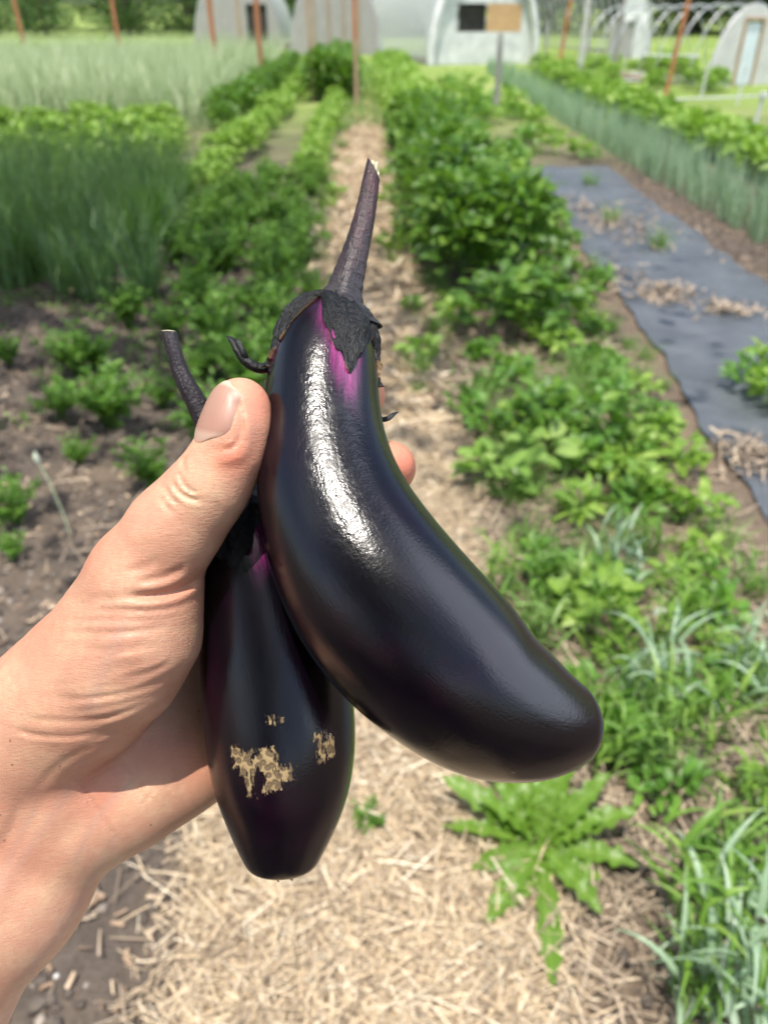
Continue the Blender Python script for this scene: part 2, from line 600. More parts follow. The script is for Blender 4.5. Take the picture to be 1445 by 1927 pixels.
def gauss_path(n, y0, y1):
    p = pts(n, -0.5, 0.36, y0, y1)
    p[:, 0] = .36 + (p[:, 0] - .36) * (.86 - .20 * np.exp(-p[:, 1] / 1.5) + .14)
    p[:, 0] += rng.normal(0, 0.045, n)
    return p


Pn = gauss_path(38000, 0.35, 3.2)
scatter_strands('loose_straw', M_straw, Pn, 0.015, 0.11, 0.0025, 0.03)
scatter_strands('loose_straw', M_straw, gauss_path(14000, 3.2, 17), 0.06, 0.2, 0.008, 0.03)
# straw and chips lying about in the weedy ground right of the path and on the beds
scatter_strands('straw_litter', M_oldstraw, np.vstack([pts(13000, 0.28, 1.36, 0.35, 4.6), pts(2500, -2.4, -0.5, 0.4, 6.5), pts(1500, -4, -1.6, 4, 8)]), 0.02, 0.13, 0.0036, 0.02)
scatter_strands('wood_chips', M_chip, np.vstack([pts(2600, -2.6, -0.45, 0.4, 7), pts(1000, 0.3, 1.36, 0.5, 5), pts(900, 2.6, 3.2, 3, 11, False)]), 0.008, 0.034, 0.009, 0.008, None, 0.1)
# film litter: little drifts of straw lying on the plastic
drift = []
for (a, b), n, sx, sy in (((1165, 430), 420, .22, .42), ((1250, 560), 260, .13, .12), ((1365, 590), 160, .1, .07), ((1090, 395), 160, .2, .3), ((1410, 870), 200, .1, .08), ((1150, 520), 90, .15, .2)):
    g = G(a, b)
    drift.append(np.stack([rng.normal(g[0], sx, n), rng.normal(g[1], sy, n), np.zeros(n)], 1))
scatter_strands('straw_on_film', M_oldstraw, np.vstack(drift), 0.03, 0.11, 0.009, 0.05)


def rocks(name, mat, P, rmin, rmax):
    th = np.linspace(0, 2 * PI, 6, endpoint=False)
    lat = np.array([-0.95, -0.45, 0.25, 0.8])
    base = np.stack([np.cos(lat)[:, None] * np.cos(th), np.cos(lat)[:, None] * np.sin(th), np.broadcast_to(np.sin(lat)[:, None], (4, 6))], -1)
    n = len(P)
    r = np.exp(rng.uniform(math.log(rmin), math.log(rmax), n))
    S = base[None] * (1 + rng.normal(0, 0.16, (n, 4, 6, 1))) * r[:, None, None, None] * rng.uniform(0.6, 1.3, (n, 1, 1, 3))
    P = P.copy(); P[:, 2] = zg(P[:, 1]) + r * 0.3
    V = S + P[:, None, None]
    idx = np.arange(n * 24).reshape(n, 4, 6)
    nx = np.roll(idx, -1, 2)
    F = np.stack([idx[:, :-1], nx[:, :-1], nx[:, 1:], idx[:, 1:]], -1).reshape(-1, 4)
    top = np.stack([idx[:, 3, 0], idx[:, 3, 1], idx[:, 3, 2], idx[:, 3, 3]], -1)
    top2 = np.stack([idx[:, 3, 0], idx[:, 3, 3], idx[:, 3, 4], idx[:, 3, 5]], -1)
    o = MB().add(V.reshape(-1, 3), np.vstack([F, top, top2])).build(name, mat)
    return tag(o, kind='stuff')


rocks('soil_clods', M_clod, np.vstack([pts(7000, -2.8, -0.42, 0.3, 7), pts(1300, 0.3, 1.36, 0.4, 5), pts(1500, 2.7, 3.3, 2.5, 12, False)]), 0.004, 0.022)
rocks('pebbles', M_pebble, np.vstack([pts(1500, -2.8, -0.4, 0.3, 6), pts(450, 0.3, 1.36, 0.4, 4), pts(250, 2.6, 3.2, 3, 9, False)]), 0.003, 0.012)
# ------------------------------------------------------------------ plants
def leafy_mesh(name, n, rad, hgt, ll, lw, low=0.1, prof='leaf', bend=0.9, seed=0, segs=4, up=0.9, fold=0.25):
    """foliage of a bushy plant: leaves through an uneven volume"""
    r = np.random.default_rng(seed)
    u = r.uniform(0, 1, n); a = r.uniform(0, 2 * PI, n)
    lob = 1 + 0.28 * np.sin(3 * a + r.uniform(0, 6)) + 0.18 * np.sin(5 * a + 7 * u + r.uniform(0, 6))
    rr = rad * np.sqrt(r.uniform(0.02, 1, n)) * lob
    zt = hgt * (low + (1 - low) * np.sqrt(np.clip(1 - (rr / (rad * 1.5)) ** 2, 0.05, 1)) * r.beta(2.4, 1.3, n))
    B = np.stack([rr * np.cos(a) * 0.75, rr * np.sin(a) * 0.75, zt], 1)
    az = a + r.normal(0, 0.8, n)
    ph = np.clip(up + r.normal(0, 0.35, n), 0.1, 2.2)
    L = ll * r.uniform(0.55, 1.25, n); W = lw * r.uniform(0.6, 1.25, n)
    mb = MB().add(*blades(B, az, ph, r.normal(bend, 0.3, n), L, W, segs, prof, fold, r.normal(0, 0.45, n)))
    return mb.mesh(name)


def stem_mesh(name, rad, hgt, k=5, th=0.006, seed=0):
    r = np.random.default_rng(seed + 50)
    mb = MB()
    mb.tube([(0, 0, -0.01), (0.004, 0.003, hgt * 0.2), (0.0, 0.008, hgt * 0.45)], [th * 1.3, th * 1.1, th], 7)
    for i in range(k):
        a = 2 * PI * i / k + r.uniform(-.4, .4); q = rad * r.uniform(0.4, 0.8)
        mb.tube([(0, 0.004, hgt * r.uniform(.12, .4)), (q * .5 * math.cos(a), q * .5 * math.sin(a), hgt * .55), (q * math.cos(a), q * math.sin(a), hgt * r.uniform(.7, .92))], [th * .9, th * .7, th * .4], 6)
    return mb.mesh(name)


def proto_plant(name, leafmesh, mat, stemmesh=None, smat=None, loc=(0, 0, 0), rz=0, label=None, cat=None, group=None):
    t = empty(name, loc, rz, label, cat, group)
    link('foliage', leafmesh, mat, t)
    if stemmesh is not None: link('stem', stemmesh, smat or M_stem, t)
    return t


class Kind:
    """a plant with several grown variants; place() puts out copies that share meshes"""
    def __init__(s, name, cat, variants):
        s.name, s.cat, s.v, s.first = name, cat, variants, {}
    def place(s, loc, label, group=None, sc=1.0, k=None, rz=None):
        k = random.randrange(len(s.v)) if k is None else k
        rz = random.uniform(0, 6.28) if rz is None else rz
        loc = np.array(loc, float); loc[2] = zg(loc[1])
        if k not in s.first:
            lm, mat, sm = s.v[k]
            t = proto_plant(s.name, lm, mat, sm, None, loc, rz, label, s.cat, group)
            t.scale = (sc, sc, sc); s.first[k] = t
            return t
        src = s.first[k]
        c = copy_thing(src, loc, rz, sc, label)
        if group: c['group'] = group
        elif 'group' in c: del c['group']
        return c


pepper = Kind('pepper_plant', 'pepper plant', [(leafy_mesh('pepper_foliage', 340, 0.36, 0.76, 0.125, 0.058, 0.08, seed=i), M_pepper, stem_mesh('pepper_stem', .3, .55, 6, .007, i)) for i in range(4)])
sun_tinted_pepper = Kind('pepper_plant', 'pepper plant', [(leafy_mesh('sun_tinted_foliage', 320, 0.36, 0.76, 0.125, 0.058, 0.08, seed=10 + i), M_lime, stem_mesh('sunny_pepper_stem', .3, .55, 6, .007, 10 + i)) for i in range(3)])  # same pepper plants, sunlight on this stretch put into the lime leaf colour
small_pepper = Kind('pepper_plant', 'pepper plant', [(leafy_mesh('young_pepper_foliage', 75, 0.22, 0.40, 0.13, 0.06, 0.2, seed=20 + i), M_pepper, stem_mesh('young_pepper_stem', .18, .36, 4, .006, 20 + i)) for i in range(2)])
bright = Kind('leafy_plant', 'leafy plant', [(leafy_mesh('bright_foliage', 220, 0.30, 0.42, 0.10, 0.05, 0.08, seed=30 + i), M_lime, stem_mesh('bright_stem', .26, .38, 5, .005, 30 + i)) for i in range(3)])
lettuce = Kind('lettuce_plant', 'lettuce', [(leafy_mesh('lettuce_foliage', 90, 0.24, 0.26, 0.17, 0.11, 0.02, 'round', 0.7, seed=40 + i, up=0.7), M_lime, None) for i in range(3)])


def feathery(name, seed, n=26, h=0.25, rad=0.13):
    r = np.random.default_rng(seed)
    mb = MB()
    for i in range(n):
        a = r.uniform(0, 2 * PI); L = h * r.uniform(.7, 1.3); out = r.uniform(.25, 1.15)
        t = np.linspace(0, 1, 7)
        ph = out * (.35 + .9 * t)
        st = L / 6
        x = np.r_[0, np.cumsum(np.sin(ph[:-1]) * st)]; z = np.r_[0, np.cumsum(np.cos(ph[:-1]) * st)]
        P = np.stack([x * math.cos(a) + r.normal(0, .012), x * math.sin(a) + r.normal(0, .012), z], 1)
        mb.tube(P, np.linspace(.0022, .0008, 7), 4, False)
        m = 16
        k = r.uniform(.3, 1, m); B = np.stack([np.interp(k, t, P[:, q]) for q in range(3)], 1)
        mb.add(*blades(B, a + r.choice([-1, 1], m) * r.uniform(.5, 1.4, m), r.uniform(.6, 1.7, m), r.uniform(0, .6, m), .055 * (1.25 - .6 * k), .018 * r.uniform(.7, 1.4, m), 2, 'leaf', .3, r.normal(0, .5, m)))
    return mb.mesh(name)


carrot = Kind('carrot_plant', 'carrot plant', [(feathery('carrot_foliage', 60 + i), M_carrot, None) for i in range(4)])


def grassy(name, seed, n, h, w, spread, ph=(0.05, 0.6), bend=(0.6, 2.0), segs=6, prof='grass', low=0.0, fold=.35):
    r = np.random.default_rng(seed)
    a = r.uniform(0, 2 * PI, n); q = spread * np.sqrt(r.uniform(0, 1, n)); b = r.uniform(0, 2 * PI, n)
    B = np.stack([q * np.cos(b), q * np.sin(b), r.uniform(0, low + 1e-4, n)], 1)
    return MB().add(*blades(B, a, r.uniform(*ph, n), r.uniform(*bend, n), h * r.uniform(.55, 1.15, n), w * r.uniform(.6, 1.2, n), segs, prof, fold, r.normal(0, .35, n), 1.5)).mesh(name)


def culms(name, seed, n, h, spread):
    r = np.random.default_rng(seed); mb = MB()
    for i in range(n):
        x, y = r.normal(0, spread, 2); dx, dy = r.normal(0, .1, 2)
        mb.tube([(x, y, 0), (x + dx * .3, y + dy * .3, h * .5), (x + dx, y + dy, h * r.uniform(.75, 1))], [.0035, .003, .002], 5)
    return mb.mesh(name)


def joined_grass(name, seed, nst, h, w, spread, mat_h=None):
    """stalks with long arching blades leaving them at every node"""
    r = np.random.default_rng(seed); mb = MB()
    for i in range(nst):
        x, y = r.normal(0, spread, 2); a = r.uniform(0, 6.28); lean = r.uniform(.05, .45); H = h * r.uniform(.55, 1.05)
        t = np.linspace(0, 1, 6)
        P = np.stack([x + H * lean * t ** 1.5 * math.cos(a), y + H * lean * t ** 1.5 * math.sin(a), H * t], 1)
        mb.tube(P, np.linspace(.0034, .0014, 6), 5, False)
        m = r.integers(4, 7); k = np.linspace(.15, 1, m)
        B = np.stack([np.interp(k, t, P[:, q]) for q in range(3)], 1)
        mb.add(*blades(B, a + np.arange(m) * PI + r.normal(0, .6, m), r.uniform(.2, .7, m), r.uniform(.8, 2.0, m), h * .55 * r.uniform(.6, 1.2, m), w * r.uniform(.7, 1.2, m), 7, 'grass', .4, r.normal(0, .4, m), 1.4))
    return mb.mesh(name)


wheat = Kind('wheat_clump', 'wheat', [(grassy('wheat_blades', 80 + i, 70, .62, .016, .11, (.0, .35), (.1, 1.6)), (M_wheat, M_fresh, M_wheat, M_weed)[i], culms('wheat_stalks', 80 + i, 12, .85, .08)) for i in range(4)])
onion = Kind('onion_plant', 'onion', [(grassy('onion_leaves', 90 + i, 20, .50, .013, .07, (.0, .32), (-.05, .35), 4, 'grass', 0, .9), M_blue, None) for i in range(4)])
bluegrass = Kind('grass_weed', 'grass weed', [(joined_grass('weed_blades', 100 + i, 9, .34, .017, .05), (M_grass, M_blue, M_grass, M_fresh, M_fresh, M_fresh)[i], None) for i in range(6)])
tuft = Kind('grass_tuft', 'grass', [(grassy('tuft_blades', 110 + i, 60, .26, .007, .07, (.05, .8), (.3, 1.6), 5), M_grass, None) for i in range(4)])
broad = Kind('broadleaf_weed', 'weed', [(leafy_mesh('weed_foliage', 46, .15, .17, .085, .052 - .012 * (i % 2), .1, 'leaf', .7, 120 + i, up=1.0), (M_weed, M_lime)[i // 2], stem_mesh('weed_stem', .1, .15, 4, .003, 120 + i)) for i in range(4)])
pale = Kind('broadleaf_weed', 'weed', [(leafy_mesh('pale_foliage', 34, .16, .17, .095, .075, .25, 'round', .5, 130 + i, up=1.2), M_pale, stem_mesh('pale_stem', .12, .15, 4, .003, 130 + i)) for i in range(2)])


# the row of pepper plants right of the path
PEP = 'pepper plants in the long row right of the straw path'
names_near = ['tall dark green pepper plant at the near end of the row, by the film',
              'tall dark green pepper plant at the near end of the row, by the straw path']
rowp = []
for i, y in enumerate(np.arange(5.35, 21, 0.34)):
    for j, x0 in enumerate((0.93, 0.64)):
        yy = y + U_(-.08, .08) + (0.18 if j else 0)
        rowp.append((row_x(x0, yy) + U_(-.05, .05) - .012 * (yy - 5), yy))
for i, (x, y) in enumerate(rowp):
    if y > 12.5: sun_tinted_pepper.place((x, y, 0), 'pepper plant with sunlight painted into its leaf colour, middle of the row right of the path', 'pepper plants with sunlight painted into their leaf colour, middle of the long row', U_(.85, 1.1))
    elif i < 2: pepper.place((x, y, 0), names_near[i], None, 1.05)
    else: pepper.place((x, y, 0), 'dark green leafy pepper plant inside the long row right of the straw path', PEP, U_(.85, 1.1))
for y in np.arange(21, 31, 0.6):
    for x0 in (1.05, .6):
        bright.place((row_x(x0, y) - .2, y + U_(-.1, .1), 0), 'bright green bushy plant at the far end of the pepper row', 'bright plants at the far end of the pepper row', U_(1.2, 1.6))
for (px, py, s, lab) in ((930, 640, 1.0, 'small pepper plant with pale shiny leaves in front of the tall row'),
                         (1050, 640, 1.0, 'small pepper plant with dark pointed leaves beside the film edge'),
                         (985, 610, .95, 'small pepper plant close before the tall row'),
                         (1120, 845, .65, 'low broad-leaved pepper plant halfway down the film edge'),
                         (1010, 840, .7, 'low pepper plant right of the straw path below the white tag')):
    small_pepper.place(G(px, py), lab, None, s)

# carrots on the dark bed left of the path
for k in range(20):
    y = U_(1.0, 2.2); x = U_(.55, 1.15) if y > 1.3 else U_(.66, .95)
    broad.place((x, y, 0), 'small broad leaved weed among the long grass at the lower right', 'broad leaved weeds at the lower right', U_(.35, .75))
for k in range(44):
    y = U_(3.6, 12); x = row_x(random.choice((-.42, .2, .28, .33)), y) + U_(-.07, .07)
    (tuft if k % 2 else broad).place((x, y, 0), 'low green weed creeping into the straw path', 'weeds creeping into the straw path', U_(.5, .95))
CAR = 'feathery carrot plants on the dark soil left of the path'
seen = [(500, 540, 1.0), (485, 600, 1.0), (375, 590, 1), (590, 570, .9), (330, 640, .95), (180, 700, .95), (120, 790, .8), (290, 920, .8), (35, 985, .75), (430, 510, 1), (420, 670, 1), (560, 640, .9), (540, 690, .9), (20, 690, .8), (385, 715, .9), (470, 720, .8), (200, 800, .6), (310, 770, .7), (30, 1050, .4), (700, 1560, .3), (150, 875, .5)]
for (px, py, s) in seen:
    carrot.place(G(px, py), 'small feathery green carrot plant growing on the dark soil left of the path', CAR, s * .95)
for k in range(80):
    y = 2.8 + 7.0 * U_(0, 1) ** .7; x = row_x(random.choice((-1.55, -1.2, -.85, -.65)), y) + U_(-.1, .1)
    carrot.place((x, y, 0), 'small feathery green carrot plant growing on the dark soil left of the path', CAR, U_(.7, 1.2))
# further up, two bushy rows
for y in np.arange(9.8, 20, .36):
    bright.place((row_x(-.80, y) + U_(-.06, .06), y, 0), 'bushy bright green plant in the first row left of the path', 'bushy plants in the row left of the path', U_(.6, .85))
for y in np.arange(8.8, 27, .45):
    bright.place((row_x(-1.9, y) + U_(-.1, .1), y, 0), 'bushy bright green plant in the second row left of the path', 'bushy plants in the second row left of the path', U_(.7, 1.15))
for y in np.arange(20.5, 25, .45):
    for x0 in (-.75, -1.25):
        pepper.place((row_x(x0, y) + U_(-.1, .1), y, 0), 'tall dark green plant in the block behind the two stakes', 'dark plants behind the two stakes left of the path', U_(1.2, 1.45))
for y in np.arange(14, 29, .7):
    pepper.place((row_x(-2.55, y) + U_(-.15, .15), y, 0), 'dark green bushy plant along the edge of the rye', 'bushy plants along the edge of the rye', U_(.7, 1.0))

# wheat clumps, left foreground, and peas behind them
for k in range(210):
    y = U_(5.2, 9.0); x = -1.85 - .10 * (y - 5.4) - 2.9 * U_(0, 1) ** 1.3 + .25 * math.sin(y * 4)
    wheat.place((x, y, 0), 'tall blue green wheat clump standing at the left side of the picture', 'wheat clumps at the left side', U_(.55, 1.15))
for k in range(120):
    y = U_(8.4, 14.5); x = U_(-7.0, -2.3) - .18 * (y - 8)
    bright.place((x, y, 0), 'light green leafy plant between the wheat clumps and the rye', 'light green plants behind the wheat clumps', U_(.7, 1.2))

# rye, one pale mass
n = 30000
P = pts(n, -15.5, -2.9, 14.6, 30, True)
P = P[P[:, 0] < -2.2 - .045 * (P[:, 1] - 14)]
P[:, 2] = zg(P[:, 1])
m_ = len(P)
rye = MB().add(*blades(P, rng.uniform(0, 6.28, m_), rng.uniform(0, .3, m_), rng.uniform(.0, 1.2, m_), rng.uniform(.85, 1.4, m_), rng.uniform(.012, .026, m_), 4, 'grass', .4, rng.normal(0, .4, m_), 1.6)).build('rye_field', M_rye)
tag(rye, kind='stuff')

# onions and lettuce on the right
for y in np.arange(4.6, 30, .17):
    for x0 in (3.25, 3.6):
        if y > 16 and rng.random() < .3: continue
        onion.place((x0 + .012 * (y - 5) + U_(-.06, .06), y + U_(-.06, .06), 0), 'slender blue green onion plant in the long double row right of the film', 'onions in the long double row', U_(.85, 1.2))
for y in np.arange(7.0, 24, .34):
    for x0 in (4.55, 5.05):
        lettuce.place((x0 + .02 * (y - 7) + U_(-.08, .08), y + U_(-.08, .08), 0), 'light green lettuce in the bed beyond the onions', 'lettuces beyond the onions', U_(.9, 1.35))
for k in range(40):
    y = U_(22, 31); x = U_(4.5, 9.5)
    bright.place((x, y, 0), 'rough pale green plant growing before the hoop houses', 'rough plants before the hoop houses', U_(.8, 1.6))

for k in range(80):
    y = U_(8.5, 26); x = U_(1.25, 2.9) + .02 * (y - 8)
    if y < 11.2 and x > 1.75: continue
    broad.place((x, y, 0), 'low green weed on the bare strip between the pepper row and the onions', 'weeds between the pepper row and the onions', U_(.8, 1.7))
# weeds right of the path, near
W1 = 'grass weeds right of the straw path'
near_grass = [(1370, 1905, 1.0, 1), (1280, 1880, .8, 0), (1430, 1800, 1.0, 3), (1180, 1330, 1.0, 1), (1255, 1400, 1.0, 3), (1330, 1330, 1.0, 5), (1420, 1330, .9, 1), (1150, 1250, .9, 3), (1080, 1230, .9, 0), (1010, 1230, .9, 2), (930, 1150, .9, 4), (1340, 1560, .9, 5), (1400, 1650, .9, 2), (1210, 1460, .8, 0), (1300, 1480, .9, 1), (1050, 1130, .9, 2), (1180, 1120, .9, 1), (1395, 1480, 1.0, 3), (1100, 1420, .8, 5), (1240, 1250, .8, 4), (1365, 1180, .8, 2), (1330, 1810, 1.15, 3), (1420, 1720, 1.1, 4), (1250, 1870, .8, 2), (1440, 1900, 1.2, 1), (1430, 1560, 1.0, 3), (1390, 1400, .9, 4), (1290, 1180, .8, 3), (1200, 1050, .7, 4), (1420, 1250, .9, 5)]
for (px, py, s, k) in [g for i, g in enumerate(near_grass) if i % 3 != 2]:
    lab = ('mid green', 'blue green', 'mid green', 'yellow green', 'yellow green', 'yellow green')[k] + ' grass weed with arching blades right of the straw path'
    bluegrass.place(G(px, py), lab, (W1 + ' of ' + ('mid green', 'blue green', 'mid green', 'yellow green', 'yellow green', 'yellow green')[k] + ' colour'), s * .8, k)
for k in range(52):
    y = U_(1.1, 3.9); x = U_(.48, 1.22) if y > 1.5 else U_(.6, 1.3)
    tuft.place((x, y, 0), 'fine green grass tuft in the weedy ground right of the path', 'grass tufts right of the path', U_(.5, 1.05))
for k in range(46):
    y = U_(1.4, 5.2); x = U_(.36, 1.25)
    broad.place((x, y, 0), 'small broad leaved green weed in the ground right of the path', 'broad leaved weeds right of the path', U_(.5, 1.0))
for k in range(46):
    y = U_(2.4, 7.5); x = 1.08 + U_(-.2, .12) + .02 * y
    broad.place((x, y, 0), 'small broad leaved green weed along the edge of the film', 'broad leaved weeds along the film edge', U_(.5, .8))
for k in range(48):
    y = U_(3.4, 10.5); x = 1.42 + .055 * (y - 2) - U_(.02, .26)
    (broad if k % 3 else tuft).place((x, y, 0), 'low green weed growing right against the left edge of the film', 'low weeds against the left edge of the film', U_(.45, .75))
for (px, py, s, lab) in ((930, 920, .95, 'pale yellow green weed with round leaves, nearest the straw path'), (1015, 895, 1.0, 'pale yellow green weed with round leaves, the right one of the pair')):
    pale.place(G(px, py), lab, None, s)
for k in range(26):
    y = U_(4.2, 16); x = row_x(random.choice((-.5, .42)), y) + U_(-.08, .08)
    tuft.place((x, y, 0), 'fine green grass tuft along the edge of the straw path', 'grass tufts along the straw path', U_(.6, 1.2))
for (px, py) in ((1400, 730), (1440, 700), (1445, 760)):
    broad.place(G(px, py), 'dark green weed growing through the film at the right edge', 'weeds growing through the film', .95)
for (px, py) in ((1150, 420), (1240, 470), (1010, 290), (1110, 350)):
    tuft.place(G(px, py), 'green tuft growing out of the straw on the film', 'tufts on the film', 1.1)

# low creeping cover
P = np.vstack([pts(3600, .36, 1.36, .9, 7.5), pts(5200, -1.8, -.5, 3.2, 10), pts(6500, -4.6, -1.6, 4.6, 10), pts(1500, -4.5, -1.9, 4.5, 9)])
P = P[np.sin(P[:, 0] * 7 + 3 * np.sin(P[:, 1] * 2.7)) + np.sin(P[:, 1] * 5.1) > -.3]
P[:, 2] = zg(P[:, 1]) + .01
m_ = len(P)
tag(MB().add(*blades(P, rng.uniform(0, 6.28, m_), rng.uniform(.3, 1.5, m_), rng.uniform(0, .8, m_), rng.uniform(.02, .06, m_), rng.uniform(.01, .022, m_), 3, 'leaf', .3, rng.normal(0, .4, m_))).build('creeping_weeds', M_weed), kind='stuff')
# thin grass in the far field
P = pts(16000, -40, 40, 26, 62, False); P = np.vstack([P, pts(3500, -.9, .35, 15, 33)])
P[:, 2] = zg(P[:, 1]); m_ = len(P)
tag(MB().add(*blades(P, rng.uniform(0, 6.28, m_), rng.uniform(0, .8, m_), rng.uniform(0, 1, m_), rng.uniform(.08, .28, m_), rng.uniform(.01, .03, m_), 2, 'grass', .3)).build('field_grass', M_grass), kind='stuff')

# the rosette with long toothed leaves, below the large fruit
ro = empty('rosette_weed', G(1012, 1610), 0, 'leafy rosette weed with long flat leaves lying on the straw path edge', 'weed')
for k, (a, L, ph) in enumerate(((-95, .19, 1.45), (-60, .12, 1.2), (-15, .15, 1.25), (10, .15, 1.0), (35, .15, .9), (62, .15, .75), (85, .16, .7), (105, .15, .75), (125, .15, .85), (150, .15, 1.0), (172, .15, 1.2), (200, .12, 1.3), (232, .13, 1.35), (48, .09, .4), (118, .09, .4), (5, .1, .7), (-35, .1, 1.35), (22, .13, .55), (75, .12, .45), (95, .11, .35), (140, .13, .6), (160, .12, .7), (60, .1, .3), (-120, .12, 1.4))):
    sg = 22
    V, F, U = blades(np.zeros((1, 3)), R(a), ph, .5, L * 1.6 * rng.uniform(.85, 1.1), .066 * rng.uniform(.8, 1.15), sg, 'leaf', rng.uniform(.3, .6), rng.normal(0, .35))
    V = V.reshape(sg + 1, 3, 3)
    taper = np.linspace(.28, 1.12, sg + 1) ** .8
    tooth = 1 + .24 * np.sin(np.arange(sg + 1) * 1.9 + k) + rng.normal(0, .06, sg + 1)
    V[:, 0] = V[:, 1] + (V[:, 0] - V[:, 1]) * (taper * tooth)[:, None]
    V[:, 2] = V[:, 1] + (V[:, 2] - V[:, 1]) * (taper * np.roll(tooth, 1))[:, None]
    V[:, :, 2] = np.maximum(V[:, :, 2], .006)
    V[:, :, 2] += .005 * np.sin(np.arange(sg + 1)[:, None] * 1.3 + k + np.array([0, 1.2, 2.4])[None]) + rng.normal(0, .0016, (sg + 1, 3)) + .034
    MB().add(V.reshape(-1, 3), F, U).build('leaf', M_dandelion, ro)

# a pale bare stalk with a bud, left
M_stalk = plain('pale_stalk', (0.30, 0.38, 0.22), (0.48, 0.55, 0.36), 30, 0.5, 0.1)
g = G(135, 1012)
sk = empty('seed_stalk', g, 0, 'thin pale green stalk with a whitish bud, standing on the dark bed', 'stalk')
top = np.array([-.055, .02, .30])
MB().tube([(0, 0, -.01), (-.008, 0, .10), (-.03, .01, .22), top], [.0032, .003, .0028, .0028], 7).build('stem', M_stalk, sk)
MB().tube([top, top + [-.004, .0, .012], top + [-.007, 0, .03], top + [-.002, 0, .048]], [.003, .009, .0085, .002], 9).build('bud', plain('bud', (0.5, 0.6, 0.42), (0.68, 0.74, 0.6), 30, .5, .1), sk)

# ------------------------------------------------------------------ trees
def tree(loc, h, rad, seed, label, group=None, mat=None, low=.12, n=5200, leaf=.34, name='tree'):
    r = np.random.default_rng(seed)
    t = empty(name, loc, 0, label, 'tree' if name == 'tree' else 'shrub', group)
    th = h * .022
    mb = MB()
    tp = np.array([(0, 0, -.2), (.02 * h, .01 * h, h * .25), (-.01 * h, .02 * h, h * .55), (0.01 * h, 0, h * .9)])
    mb.tube(spline(tp, 14)[0], np.linspace(th * 1.4, th * .3, 14), 9)
    cl = []
    nb = 24
    for i in range(nb):
        z = h * (low + (0.97 - low) * (i + .5) / nb); a = i * 2.4 + r.uniform(-.4, .4)
        q = rad * (1 - ((z / h - .5) / .62) ** 2) ** .5 * r.uniform(.55, 1.0)
        e = np.array([q * math.cos(a), q * math.sin(a), z + q * .1])
        s0 = np.array([0, 0, max(h * .08, z - q * .5)])
        mb.tube(spline([s0, (s0 + e) / 2 + [0, 0, q * .1], e], 7)[0], np.linspace(th * .5, th * .1, 7), 6)
        cl += [(e, rad * r.uniform(.28, .45)), ((s0 + e) / 2 + r.normal(0, rad * .1, 3), rad * r.uniform(.25, .4))]
    mb.build('trunk', M_bark, t)
    P, AZ, PH = [], [], []
    k = n // len(cl)
    for c, s in cl:
        d = unit(r.normal(0, 1, (k, 3))) * (r.uniform(.35, 1, (k, 1)) ** .5) * s * np.array([1, 1, .75])
        P.append(c + d); AZ.append(np.arctan2(d[:, 1], d[:, 0]) + r.normal(0, .7, k)); PH.append(r.uniform(.5, 2.0, k))
    P = np.vstack(P); AZ = np.concatenate(AZ); PH = np.concatenate(PH); m = len(P)
    P[:, 2] = np.maximum(P[:, 2], .05)
    MB().add(*blades(P, AZ, PH, r.uniform(0, .6, m), leaf * r.uniform(.6, 1.3, m), leaf * .6 * r.uniform(.6, 1.3, m), 2, 'leaf', .3, r.normal(0, .6, m))).build('crown', mat or M_tree, t)
    return t


TG = 'dark trees of the wood edge behind the field'
protos = [tree((16, 62, zg(62)), 11, 4.2, 200, 'dense dark tree of the wood edge behind the hoop houses', TG, None, .04),
          tree((2.5, 66, zg(66)), 12.5, 4.5, 201, 'dense dark tree of the wood edge behind the hoop houses', TG, None, .04),
          tree((27, 60, zg(60)), 10, 4.6, 202, 'dense dark tree of the wood edge behind the hoop houses', TG, None, .04)]
for i, (x, y) in enumerate(((9, 65), (21.5, 64), (32, 62), (-2.5, 70), (-8.5, 72), (-15, 74), (38, 58), (5.5, 74), (13, 73), (24.5, 71), (-22, 75), (-29, 74), (44, 60), (19, 76), (30, 72))):
    copy_thing(protos[i % 3], (x, y, zg(y)), i * 1.3, U_(.9, 1.15), 'dense dark tree of the wood edge behind the hoop houses' if x > 0 else 'dense dark tree standing behind the far left field')
SG = 'rounded shrubs along the far left field'
sp = tree((-9.5, 62, zg(62)), 4.2, 2.6, 210, 'rounded mid green shrub along the far end of the left field', SG, M_shrub, .02, 3000, .22, 'shrub')
for i, (x, y) in enumerate(((-13.5, 63), (-18, 64), (-23, 62), (-27.5, 63), (-32, 64), (-6.0, 63), (-2.2, 62), (1.0, 61))):
    copy_thing(sp, (x, y, zg(y)), i * 1.7, U_(.7, 1.25), 'rounded mid green shrub along the far end of the left field')

# trees just outside the picture: one over the left bed casts the dappled shade, one is added behind to darken the fruit's reflections
tree((-2.9, 4.1, 0), 9.2, 4.1, 300, 'broad leafy tree just outside the picture on the left, shading the carrot bed', None, M_shrub, .38, 2400, .17)
tree((-1.9, -5.4, 0), 9.5, 4.0, 301, 'broad dark tree added out of view behind the hand to darken the fruit reflections', None, M_tree, .06, 5500, .26)
